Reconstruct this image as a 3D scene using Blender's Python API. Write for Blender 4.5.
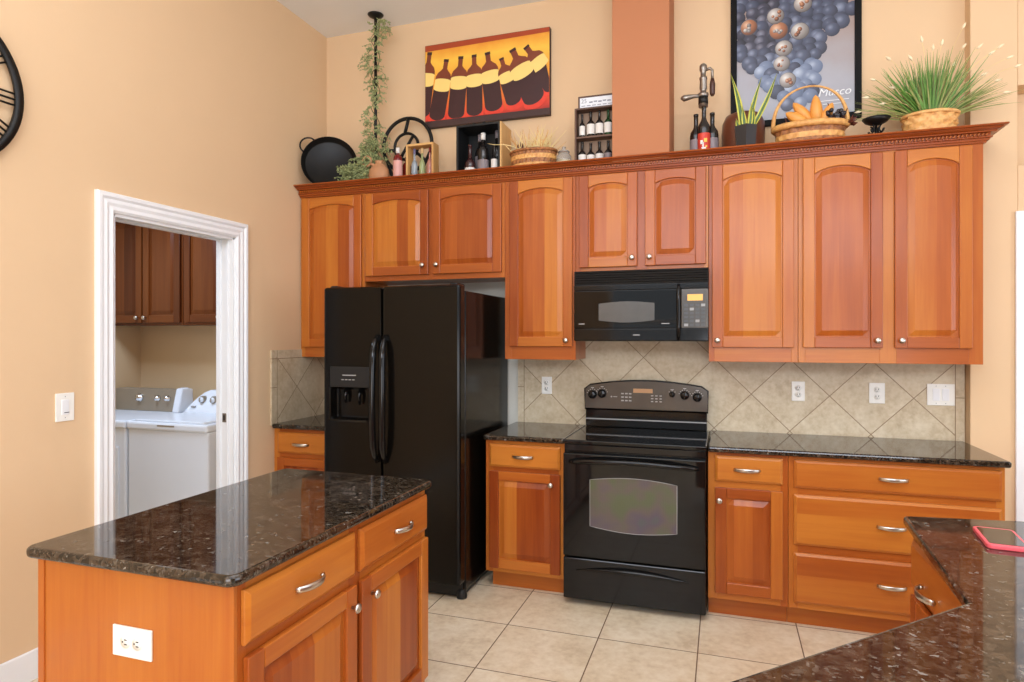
import bpy, math, random
from mathutils import Vector, Matrix

R = random.Random(7)
PI = math.pi
S = bpy.context.scene
C = S.collection
for o in list(bpy.data.objects):
    bpy.data.objects.remove(o)

# ------------------------------------------------------------------ camera, world, light
cam = bpy.data.cameras.new('camera')
cam.sensor_width = 36.0
cam.lens = 638.05 / 1024 * 36
cam.shift_y = -4.27 / 1024
cam.clip_start = 0.02
co = bpy.data.objects.new('camera', cam)
co.location = (0, 0, 1.4922)
co.rotation_euler = (PI / 2, 0, 0.3198)
C.objects.link(co)
S.camera = co

W = bpy.data.worlds.new('sky')
S.world = W
W.use_nodes = True
W.node_tree.nodes['Background'].inputs[0].default_value = (0.80, 0.90, 1.0, 1)
W.node_tree.nodes['Background'].inputs[1].default_value = 1.0

S.view_settings.view_transform = 'Standard'
S.view_settings.look = 'None'
S.view_settings.exposure = -0.07
S.view_settings.gamma = 1.0
S.view_settings.use_curve_mapping = False


def area(name, loc, rot, sx, sy, power, col=(1, 1, 1)):
    d = bpy.data.lights.new(name, 'AREA')
    d.shape = 'RECTANGLE'
    d.size, d.size_y = sx, sy
    d.energy = power
    d.color = col
    o = bpy.data.objects.new(name, d)
    o.location, o.rotation_euler = loc, rot
    C.objects.link(o)
    return o


# daylight from the right window; the other area lights are added fills
area('rear_high_fill', (0.2, -3.35, 3.12), (PI / 2 - 0.22, 0, 0), 5.0, 1.0, 140, (0.88, 1.0, 1.16))  # added fill, set high to stay out of the microwave's reflection
area('rear_low_fill', (1.2, -3.5, 0.85), (PI / 2, 0, 0), 3.0, 1.3, 75, (0.95, 1.0, 1.08))  # low fill added to brighten the base cabinets
area('right_window_light', (4.25, 0.9, 1.75), (PI / 2, 0, PI / 2), 3.2, 2.0, 65, (0.84, 1.0, 1.22))
area('ceiling_fill', (0.1, 1.2, 3.70), (0, 0, 0), 3.0, 2.2, 45, (0.92, 1.0, 1.12))  # added overhead fill, not a fixture of the room
area('bounce_fill', (-0.3, 0.2, 2.35), (PI, 0, 0), 0.6, 0.6, 95, (0.90, 1.0, 1.14))  # upward fill added to lighten the ceiling
area('laundry_fill', (-3.9, 3.0, 2.55), (0, 0, 0), 0.5, 0.5, 25, (0.78, 1.0, 1.34))  # fill added to brighten the laundry room, no lamp modelled


# ------------------------------------------------------------------ materials
class NT:
    def __init__(s, name):
        s.m = bpy.data.materials.new(name)
        s.m.use_nodes = True
        s.t = s.m.node_tree
        s.b = s.t.nodes['Principled BSDF']

    def n(s, typ, **kw):
        nd = s.t.nodes.new(typ)
        for k, v in kw.items():
            setattr(nd, k, v)
        return nd

    def l(s, a, b):
        s.t.links.new(a, b)

    def val(s, inp, v):
        if hasattr(v, 'is_output') or isinstance(v, bpy.types.NodeSocket):
            s.l(v, inp)
        else:
            inp.default_value = v

    def math(s, op, a, b=0.0, c=None):
        nd = s.n('ShaderNodeMath', operation=op)
        s.val(nd.inputs[0], a)
        s.val(nd.inputs[1], b)
        if c is not None:
            s.val(nd.inputs[2], c)
        return nd.outputs[0]

    def mix(s, f, a, b):
        nd = s.n('ShaderNodeMix', data_type='RGBA')
        s.val(nd.inputs[0], f)
        s.val(nd.inputs[6], a if not isinstance(a, tuple) else (*a, 1))
        s.val(nd.inputs[7], b if not isinstance(b, tuple) else (*b, 1))
        return nd.outputs[2]

    def noise(s, vec, scale, detail=3, rough=0.5):
        nd = s.n('ShaderNodeTexNoise')
        if vec is not None:
            s.l(vec, nd.inputs['Vector'])
        nd.inputs['Scale'].default_value = scale
        nd.inputs['Detail'].default_value = detail
        nd.inputs['Roughness'].default_value = rough
        return nd.outputs['Fac']

    def ramp(s, f, stops):
        nd = s.n('ShaderNodeValToRGB')
        s.l(f, nd.inputs[0])
        e = nd.color_ramp.elements
        while len(e) > 1:
            e.remove(e[-1])
        e[0].position, e[0].color = stops[0][0], (*stops[0][1], 1)
        for p, c in stops[1:]:
            k = e.new(p)
            k.color = (*c, 1)
        return nd.outputs[0]

    def obj(s):
        return s.n('ShaderNodeTexCoord').outputs['Object']

    def bump(s, h, strength, dist=0.01):
        nd = s.n('ShaderNodeBump')
        nd.inputs['Strength'].default_value = strength
        nd.inputs['Distance'].default_value = dist
        s.l(h, nd.inputs['Height'])
        s.l(nd.outputs[0], s.b.inputs['Normal'])


def lin(r, g, b):
    f = lambda c: (c / 255 / 12.92) if c / 255 <= .04045 else ((c / 255 + .055) / 1.055) ** 2.4
    return (f(r), f(g), f(b))


def plain(name, col, rough=0.5, metal=0.0, spec=0.5, var=0.06, emit=0.0, coat=0.0, scale=14):
    t = NT(name)
    n = t.noise(t.obj(), scale, 3)
    dark = tuple(c * (1 - var) for c in col)
    lite = tuple(min(1, c * (1 + var)) for c in col)
    c = t.mix(n, dark, lite)
    t.l(c, t.b.inputs['Base Color'])
    t.b.inputs['Roughness'].default_value = rough
    t.b.inputs['Metallic'].default_value = metal
    t.b.inputs['Specular IOR Level'].default_value = spec
    t.b.inputs['Coat Weight'].default_value = coat
    t.b.inputs['Coat Roughness'].default_value = 0.08
    if emit:
        t.l(c, t.b.inputs['Emission Color'])
        t.b.inputs['Emission Strength'].default_value = emit
    return t.m


def paint(name, col):
    t = NT(name)
    ob = t.obj()
    n = t.noise(ob, 3.0, 4)
    t.l(t.mix(n, tuple(c * .97 for c in col), tuple(c * 1.02 for c in col)), t.b.inputs['Base Color'])
    t.b.inputs['Roughness'].default_value = 0.75
    t.b.inputs['Specular IOR Level'].default_value = 0.25
    t.bump(t.noise(ob, 160, 2), 0.12, 0.002)
    return t.m


def wood(name, lite, mid, dark, rough=0.28, gain=1.0):
    t = NT(name)
    uv = t.n('ShaderNodeUVMap').outputs[0]
    at = t.n('ShaderNodeAttribute', attribute_name='tone').outputs['Fac']
    mp = t.n('ShaderNodeMapping')
    t.l(uv, mp.inputs[0])
    mp.inputs['Scale'].default_value = (34, 1.6, 1)
    wv = t.noise(mp.outputs[0], 1.0, 4, 0.62)
    mp2 = t.n('ShaderNodeMapping')
    t.l(uv, mp2.inputs[0])
    mp2.inputs['Scale'].default_value = (7, 1.1, 1)
    w2 = t.noise(mp2.outputs[0], 1.0, 3, 0.5)
    f = t.math('MULTIPLY_ADD', at, 0.85, 0.02)
    f = t.math('MULTIPLY_ADD', t.math('SUBTRACT', wv, 0.5), 0.60, f)
    f = t.math('MULTIPLY_ADD', t.math('SUBTRACT', w2, 0.5), 0.55, f)
    col = t.ramp(f, [(0.0, lite), (0.42, mid), (0.95, dark)])
    t.l(col, t.b.inputs['Base Color'])
    t.b.inputs['Roughness'].default_value = rough
    t.b.inputs['Specular IOR Level'].default_value = 0.34
    t.b.inputs['Coat Weight'].default_value = 0.06
    t.b.inputs['Coat Roughness'].default_value = 0.10
    return t.m


def granite(name):
    t = NT(name)
    ob = t.obj()
    wp = t.n('ShaderNodeTexNoise')
    t.l(ob, wp.inputs['Vector'])
    wp.inputs['Scale'].default_value = 34
    wp.inputs['Detail'].default_value = 3
    sc_ = t.n('ShaderNodeVectorMath', operation='SCALE')
    t.l(wp.outputs['Color'], sc_.inputs[0])
    sc_.inputs['Scale'].default_value = 0.045
    ad = t.n('ShaderNodeVectorMath', operation='ADD')
    t.l(ob, ad.inputs[0])
    t.l(sc_.outputs[0], ad.inputs[1])
    vb = t.n('ShaderNodeTexVoronoi')
    t.l(ad.outputs[0], vb.inputs['Vector'])
    vb.inputs['Scale'].default_value = 105
    sb = t.n('ShaderNodeSeparateColor')
    t.l(vb.outputs['Color'], sb.inputs[0])
    big = t.noise(ob, 20, 4, 0.6)
    f = t.math('ADD', t.math('MULTIPLY', sb.outputs[0], 0.6), t.math('MULTIPLY_ADD', big, 1.0, -0.32))
    c = t.ramp(f, [(0.0, (.004, .0035, .003)), (0.30, (.010, .008, .006)), (0.52, (.035, .022, .013)), (0.72, (.062, .042, .027)), (0.92, (.10, .082, .064))])
    for scl, thr, a, b, ink in ((70, 0.86, 0.62, 0.05, (.26, .245, .215)), (130, 0.82, 0.7, 0.04, (.17, .15, .12)), (38, 0.80, 0.45, 0.05, (.075, .05, .03))):
        v = t.n('ShaderNodeTexVoronoi')
        t.l(ad.outputs[0], v.inputs['Vector'])
        v.inputs['Scale'].default_value = scl
        sel = t.n('ShaderNodeSeparateColor')
        t.l(v.outputs['Color'], sel.inputs[0])
        ns = t.noise(ob, scl * 1.7, 2)
        fl = t.math('MULTIPLY', t.math('GREATER_THAN', sel.outputs[0], thr), t.math('LESS_THAN', v.outputs['Distance'], t.math('MULTIPLY', t.math('MULTIPLY', ns, sel.outputs[2]), a * 1.6)))
        c = t.mix(t.math('MULTIPLY', fl, t.math('MULTIPLY_ADD', sel.outputs[1], 0.8, b)), c, ink)
    t.l(c, t.b.inputs['Base Color'])
    t.b.inputs['Roughness'].default_value = 0.05
    t.b.inputs['Specular IOR Level'].default_value = 0.55
    return t.m


def tile_floor():
    t = NT('floor_tile')
    ob = t.obj()
    sx = t.n('ShaderNodeSeparateXYZ')
    t.l(ob, sx.inputs[0])
    u = t.math('DIVIDE', t.math('ADD', sx.outputs[0], 0.115 + 0.473 * 40), 0.473)
    w = t.math('DIVIDE', t.math('ADD', sx.outputs[1], -3.133 + 0.455 * 40), 0.455)
    fu, fw = t.math('FRACT', u), t.math('FRACT', w)
    du = t.math('MINIMUM', fu, t.math('SUBTRACT', 1, fu))
    dw = t.math('MINIMUM', fw, t.math('SUBTRACT', 1, fw))
    d = t.math('MINIMUM', du, dw)
    g = t.math('LESS_THAN', d, 0.0062)
    cid = t.n('ShaderNodeCombineXYZ')
    t.l(t.math('FLOOR', u), cid.inputs[0])
    t.l(t.math('FLOOR', w), cid.inputs[1])
    wn = t.n('ShaderNodeTexWhiteNoise')
    t.l(cid.outputs[0], wn.inputs[0])
    va = t.n('ShaderNodeVectorMath', operation='ADD')
    t.l(ob, va.inputs[0])
    t.l(wn.outputs[1], va.inputs[1])
    n1 = t.noise(va.outputs[0], 5, 6, 0.65)
    n2 = t.noise(va.outputs[0], 28, 4, 0.6)
    f = t.math('MULTIPLY_ADD', n2, 0.45, t.math('MULTIPLY', n1, 0.6))
    c = t.ramp(f, [(0.36, lin(200, 176, 144)), (0.5, lin(220, 200, 170)), (0.64, lin(232, 216, 190))])
    c = t.mix(t.math('MULTIPLY', wn.outputs[0], 0.14), c, lin(198, 168, 128))
    c = t.mix(g, c, lin(112, 86, 62))
    t.l(c, t.b.inputs['Base Color'])
    t.l(t.math('MULTIPLY_ADD', g, 0.4, 0.38), t.b.inputs['Roughness'])
    t.bump(t.math('SUBTRACT', t.math('MULTIPLY', n2, 0.15), g), 0.35, 0.004)
    return t.m


def splash(name, hor, x_lo, x_hi, ztop=10.0):
    """Diagonal stone tiles with a straight border column; hor = which object axis runs along the wall."""
    t = NT(name)
    ob = t.obj()
    sx = t.n('ShaderNodeSeparateXYZ')
    t.l(ob, sx.inputs[0])
    x, z = sx.outputs[hor], sx.outputs[2]
    h = 0.2155
    dx, dz = t.math('ADD', x, -0.377 + 20 * h if hor == 0 else -0.12 + 20 * h), t.math('ADD', z, -0.928)
    p = t.math('DIVIDE', t.math('ADD', dx, dz), 2 * h)
    q = t.math('ADD', t.math('DIVIDE', t.math('SUBTRACT', dx, dz), 2 * h), 20.0)
    fp, fq = t.math('FRACT', p), t.math('FRACT', q)
    d = t.math('MINIMUM', t.math('MINIMUM', fp, t.math('SUBTRACT', 1, fp)), t.math('MINIMUM', fq, t.math('SUBTRACT', 1, fq)))
    dg = t.math('LESS_THAN', d, 0.0075)
    bord = t.math('MAXIMUM', t.math('MAXIMUM', t.math('LESS_THAN', x, x_lo), t.math('GREATER_THAN', x, x_hi)), t.math('GREATER_THAN', z, ztop))
    e1 = t.math('LESS_THAN', t.math('ABSOLUTE', t.math('SUBTRACT', x, x_lo)), 0.0022)
    e2 = t.math('LESS_THAN', t.math('ABSOLUTE', t.math('SUBTRACT', x, x_hi)), 0.0022)
    e3 = t.math('LESS_THAN', t.math('ABSOLUTE', t.math('SUBTRACT', z, ztop)), 0.0022)
    fz = t.math('FRACT', t.math('DIVIDE', t.math('ADD', z, 0.07), 0.305))
    e4 = t.math('LESS_THAN', fz, 0.014)
    gb = t.math('MAXIMUM', t.math('MAXIMUM', e1, e2), t.math('MAXIMUM', e3, t.math('MULTIPLY', bord, e4)))
    g = t.math('MAXIMUM', gb, t.math('MULTIPLY', dg, t.math('SUBTRACT', 1, bord)))
    cid = t.n('ShaderNodeCombineXYZ')
    t.l(t.math('FLOOR', p), cid.inputs[0])
    t.l(t.math('FLOOR', q), cid.inputs[1])
    wn = t.n('ShaderNodeTexWhiteNoise')
    t.l(cid.outputs[0], wn.inputs[0])
    va = t.n('ShaderNodeVectorMath', operation='ADD')
    t.l(ob, va.inputs[0])
    t.l(wn.outputs[1], va.inputs[1])
    n1 = t.noise(va.outputs[0], 7, 6, 0.65)
    n2 = t.noise(va.outputs[0], 40, 4, 0.6)
    f = t.math('MULTIPLY_ADD', n2, 0.4, t.math('MULTIPLY', n1, 0.62))
    c = t.ramp(f, [(0.34, lin(182, 160, 128)), (0.5, lin(205, 187, 156)), (0.66, lin(220, 205, 178))])
    c = t.mix(t.math('MULTIPLY', wn.outputs[0], 0.25), c, lin(184, 162, 130))
    c = t.mix(g, c, lin(142, 116, 88))
    t.l(c, t.b.inputs['Base Color'])
    t.b.inputs['Roughness'].default_value = 0.42
    t.bump(t.math('SUBTRACT', t.math('MULTIPLY', n2, 0.15), g), 0.3, 0.003)
    return t.m


def artprint(name, stops, axis=2, lo=0.0, hi=1.0, rough=0.45, nz=0.3):
    """A printed background whose inks blend along one axis of the sheet."""
    t = NT(name)
    ob = t.obj()
    sx = t.n('ShaderNodeSeparateXYZ')
    t.l(ob, sx.inputs[0])
    f = t.math('DIVIDE', t.math('SUBTRACT', sx.outputs[axis], lo), hi - lo)
    f = t.math('MULTIPLY_ADD', t.math('SUBTRACT', t.noise(ob, 5, 3), 0.5), nz, f)
    t.l(t.ramp(f, stops), t.b.inputs['Base Color'])
    t.b.inputs['Roughness'].default_value = rough
    return t.m


def grape_ink(name, cold, colm, coll):
    """Printed grape: ink tone runs over the disc's own UV."""
    t = NT(name)
    uv = t.n('ShaderNodeUVMap').outputs[0]
    at = t.n('ShaderNodeAttribute', attribute_name='tone').outputs['Fac']
    vm = t.n('ShaderNodeVectorMath', operation='DISTANCE')
    t.l(uv, vm.inputs[0])
    vm.inputs[1].default_value = (-0.3, 0.35, 0)
    f = t.math('MULTIPLY_ADD', at, 0.35, t.math('MULTIPLY', vm.outputs['Value'], 0.5))
    t.l(t.ramp(f, [(0.05, coll), (0.38, colm), (0.85, cold)]), t.b.inputs['Base Color'])
    t.b.inputs['Roughness'].default_value = 0.4
    return t.m


def glassy(name, col, rough=0.04, trans=1.0, ior=1.45):
    t = NT(name)
    n = t.noise(t.obj(), 9, 2)
    t.l(t.mix(n, tuple(c * .93 for c in col), col), t.b.inputs['Base Color'])
    t.b.inputs['Roughness'].default_value = rough
    t.b.inputs['Transmission Weight'].default_value = trans
    t.b.inputs['IOR'].default_value = ior
    return t.m


def weave(name, a, b, scale):
    t = NT(name)
    ob = t.obj()
    n = t.noise(ob, scale, 3, 0.6)
    t.l(t.ramp(n, [(0.3, a), (0.65, b)]), t.b.inputs['Base Color'])
    t.b.inputs['Roughness'].default_value = 0.55
    return t.m


def oven_film():
    t = NT('oven_window_film')
    ob = t.obj()
    n = t.noise(ob, 5.5, 2)
    c = t.ramp(n, [(0.28, (.085, .095, .040)), (0.44, (.090, .100, .050)), (0.55, (.110, .085, .072)), (0.66, (.095, .070, .090)), (0.78, (.070, .098, .080))])
    sx = t.n('ShaderNodeSeparateXYZ')
    t.l(ob, sx.inputs[0])
    st = t.math('FRACT', t.math('MULTIPLY', sx.outputs[0], 110))
    c = t.mix(t.math('MULTIPLY', t.math('GREATER_THAN', st, 0.6), 0.18), c, (.06, .06, .05))
    t.l(c, t.b.inputs['Base Color'])
    t.b.inputs['Roughness'].default_value = 0.12
    return t.m


M = {}
M['wall'] = paint('peach_wall_paint', lin(226, 192, 152))
M['wall_laundry'] = paint('beige_wall_paint', lin(216, 186, 146))
M['column'] = paint('terracotta_paint', lin(182, 119, 82))
M['ceiling'] = paint('white_ceiling_paint', lin(238, 236, 232))
M['unpainted'] = paint('pale_primer', lin(206, 202, 190))
M['white'] = plain('white_trim_gloss', lin(240, 240, 240), 0.35, var=0.01)
M['plate'] = plain('white_plastic', lin(244, 241, 232), 0.35, var=0.01)
M['slot'] = plain('slot_dark', (.04, .035, .03), 0.6)
M['floor'] = tile_floor()
M['splash'] = splash('backsplash_stone', 0, -1.285, 1.225)
M['splash_side'] = splash('side_backsplash_stone', 1, 3.575, 9.0, 1.345)
M['granite'] = granite('dark_granite')
M['wood'] = wood('cherry_wood', lin(194, 117, 44), lin(172, 88, 31), lin(132, 54, 18))
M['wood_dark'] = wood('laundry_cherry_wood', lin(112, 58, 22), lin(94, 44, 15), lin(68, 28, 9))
M['nickel'] = plain('brushed_nickel', (.62, .58, .52), 0.28, 1.0, var=0.05)
M['iron'] = plain('black_iron', (.009, .008, .007), 0.42, 0.0, 0.28, var=0.3)
M['frame_black'] = plain('black_picture_frame', (.006, .006, .006), 0.6, 0.0, 0.15, var=0.2)
M['pan'] = plain('black_pan_steel', (.006, .0055, .005), 0.42, 0.0, 0.28, var=0.4, scale=6)
M['black'] = plain('black_appliance_gloss', (.0070, .0062, .0056), 0.10, 0.0, 0.34, var=0.1)
M['fridge'] = plain('black_fridge_enamel', (.0040, .0030, .0020), 0.16, 0.0, 0.20, var=0.15, scale=120)
M['blackglass'] = plain('black_glass', (.005, .0048, .0045), 0.05, 0.0, 0.36, var=0.1)
M['matte'] = plain('black_matte_plastic', (.010, .010, .010), 0.45, 0.0, 0.35, var=0.15)
M['panel_reflect'] = plain('black_panel_reflected_tone', (.095, .080, .066), 0.18, 0.35, 0.6, var=0.15)  # glossy black panel; room reflections put into its base colour
M['steel'] = plain('steel_trim', (.6, .6, .6), 0.25, 1.0, var=0.05)
M['oven'] = oven_film()
M['mwin'] = plain('microwave_screen', (.10, .092, .082), 0.16, 0.0, 0.5, var=0.15)
M['amber'] = plain('amber_display', (.85, .42, .08), 0.3, emit=0.30)
M['amberdim'] = plain('dim_amber_display', (.42, .22, .10), 0.3, emit=0.12)
M['legend'] = plain('grey_legend', (.34, .33, .32), 0.4)
M['key'] = plain('grey_key', (.05, .05, .05), 0.3, var=0.3)
M['appl_white'] = plain('white_enamel', lin(232, 236, 242), 0.22, var=0.01)
M['appl_grey'] = plain('satin_grey_panel', lin(160, 148, 130), 0.32, 0.35, var=0.04)
M['chrome'] = plain('chrome', (.75, .75, .75), 0.12, 1.0, var=0.03)
M['leaf'] = plain('pale_ivy_leaf', lin(160, 168, 114), 0.6, var=0.3, scale=60)
M['stem'] = plain('ivy_stem', lin(96, 100, 58), 0.7, var=0.2)
M['grass'] = plain('green_grass_blade', lin(92, 134, 46), 0.5, var=0.45, scale=40)
M['grass2'] = plain('olive_grass_blade', lin(138, 140, 72), 0.5, var=0.35, scale=40)
M['plume'] = plain('cream_plume', lin(246, 228, 190), 0.7, var=0.05)
M['tan'] = plain('tan_clay', lin(184, 132, 92), 0.6, var=0.1)
M['brownpot'] = plain('brown_glaze', lin(104, 56, 36), 0.28, var=0.25, scale=8)
M['hexpot'] = plain('charcoal_pot', (.022, .022, .025), 0.28, var=0.2)
M['soil'] = plain('soil', (.03, .02, .012), 0.9, var=0.4)
M['sans_y'] = plain('yellow_leaf_edge', lin(212, 206, 92), 0.4, var=0.1)
M['sans_g'] = plain('green_leaf_band', lin(74, 104, 48), 0.4, var=0.45, scale=55)
M['wicker'] = weave('honey_wicker', lin(196, 132, 66), lin(232, 178, 104), 40)
M['wicker_d'] = weave('brown_wicker', lin(112, 66, 34), lin(182, 118, 66), 60)
M['wicker_l'] = weave('light_wicker', lin(214, 150, 84), lin(240, 190, 120), 40)
M['straw'] = plain('dry_straw', lin(236, 206, 142), 0.7, var=0.25)
M['bottle_d'] = plain('dark_bottle_glass', (.012, .009, .008), 0.08, 0.0, 0.6, var=0.2)
M['bottle_p'] = plain('plum_bottle_glass', (.045, .014, .014), 0.08, 0.0, 0.6, var=0.2)
M['bottle_g'] = plain('green_bottle_glass', (.012, .05, .014), 0.08, 0.0, 0.6, var=0.2)
M['label_w'] = plain('white_paper_label', lin(228, 222, 214), 0.6, var=0.04)
M['label_c'] = plain('cream_paper_label', lin(238, 220, 170), 0.6, var=0.05)
M['label_g'] = plain('silver_grey_label', lin(132, 120, 122), 0.5, var=0.2)
M['label_r'] = plain('red_picture_label', lin(206, 62, 44), 0.5, var=0.2)
M['label_y'] = plain('yellow_label_ink', lin(232, 186, 62), 0.5, var=0.1)
M['label_p'] = plain('pink_label', lin(214, 160, 150), 0.5, var=0.15)
M['redsauce'] = plain('red_sauce_glass', lin(112, 26, 22), 0.1, var=0.15)
M['redcap'] = plain('dark_red_cap', lin(120, 40, 34), 0.4)
M['bluecap'] = plain('violet_bottle_cap', lin(112, 104, 132), 0.4)
M['corkcap'] = plain('cork_cap', lin(222, 184, 128), 0.6)
M['oil_blue'] = glassy('pale_blue_glass', (.62, .70, .76), 0.05, 0.6)
M['oil_green'] = glassy('pale_green_glass', (.55, .62, .30), 0.05, 0.5)
M['oil_red'] = glassy('pale_red_glass', (.75, .36, .28), 0.05, 0.5)
M['pine'] = wood('pale_pine', lin(228, 186, 122), lin(208, 158, 96), lin(176, 124, 70), 0.5)
M['darkwood'] = wood('weathered_dark_wood', lin(110, 80, 62), lin(84, 58, 46), lin(56, 38, 32), 0.55)
M['rackback'] = plain('taupe_rack_back', lin(150, 122, 100), 0.7, var=0.1)
M['jar'] = glassy('clear_jar_glass', (.93, .92, .86), 0.03, 0.8)
M['gourd'] = plain('orange_gourd', lin(226, 152, 66), 0.45, var=0.12)
M['grape'] = plain('black_grape', (.020, .016, .020), 0.25, var=0.3)
M['rust'] = plain('russet_leaf', lin(92, 44, 28), 0.6, var=0.35)
M['phonecase'] = plain('coral_pink_case', lin(232, 92, 102), 0.4, var=0.03)
M['phonescreen'] = plain('phone_glass', (.03, .028, .022), 0.06, var=0.05)
M['old_metal'] = plain('worn_pewter', (.30, .26, .22), 0.35, 0.85, var=0.3)
M['lever_wood'] = plain('dark_turned_wood', lin(70, 40, 30), 0.4, var=0.2)
M['winebg'] = artprint('wine_print_ground', [(0.0, lin(120, 18, 18)), (0.13, lin(214, 58, 34)), (0.26, lin(226, 104, 36)), (0.5, lin(238, 152, 40)), (0.8, lin(250, 196, 70)), (1.0, lin(230, 140, 40))], 2, 0.0, 0.585)
M['wb_body'] = plain('print_bottle_body', lin(58, 26, 26), 0.45, var=0.3)
M['wb_neck'] = plain('print_bottle_neck', lin(124, 56, 30), 0.45, var=0.3)
M['wb_label'] = plain('print_bottle_label', lin(250, 214, 124), 0.45, var=0.06)
M['wb_glow'] = plain('print_red_glow', lin(226, 62, 40), 0.45, var=0.2)
M['wb_top'] = plain('print_top_band', lin(168, 66, 28), 0.45, var=0.1)
M['canvas_edge'] = plain('canvas_dark_edge', lin(66, 42, 38), 0.6, var=0.1)
M['posterbg'] = artprint('grape_print_ground', [(0.0, lin(176, 180, 190)), (0.22, lin(166, 164, 170)), (0.50, lin(160, 140, 130)), (1.0, lin(112, 96, 92))], 2, 0.0, 1.2)
M['g1'] = grape_ink('print_grape_slate', lin(52, 54, 68), lin(84, 90, 110), lin(142, 150, 170))
M['g2'] = grape_ink('print_grape_blue', lin(92, 104, 128), lin(124, 136, 160), lin(178, 188, 204))
M['g3'] = grape_ink('print_grape_dusk', lin(38, 36, 44), lin(68, 68, 82), lin(134, 134, 148))
M['medal'] = grape_ink('print_medallion_copper', lin(70, 44, 36), lin(172, 112, 78), lin(226, 190, 158))
M['medal2'] = grape_ink('print_medallion_silver', lin(84, 78, 76), lin(164, 156, 150), lin(228, 224, 216))
M['vineleaf'] = plain('print_vine_leaf', lin(96, 108, 60), 0.45, var=0.3)
M['ink_w'] = plain('white_ink', lin(240, 240, 240), 0.4, var=0.01)
M['ink_g'] = plain('grey_ink', lin(120, 124, 136), 0.4, var=0.05)
M['signwhite'] = plain('white_sign', lin(222, 224, 228), 0.5, var=0.03)


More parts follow.
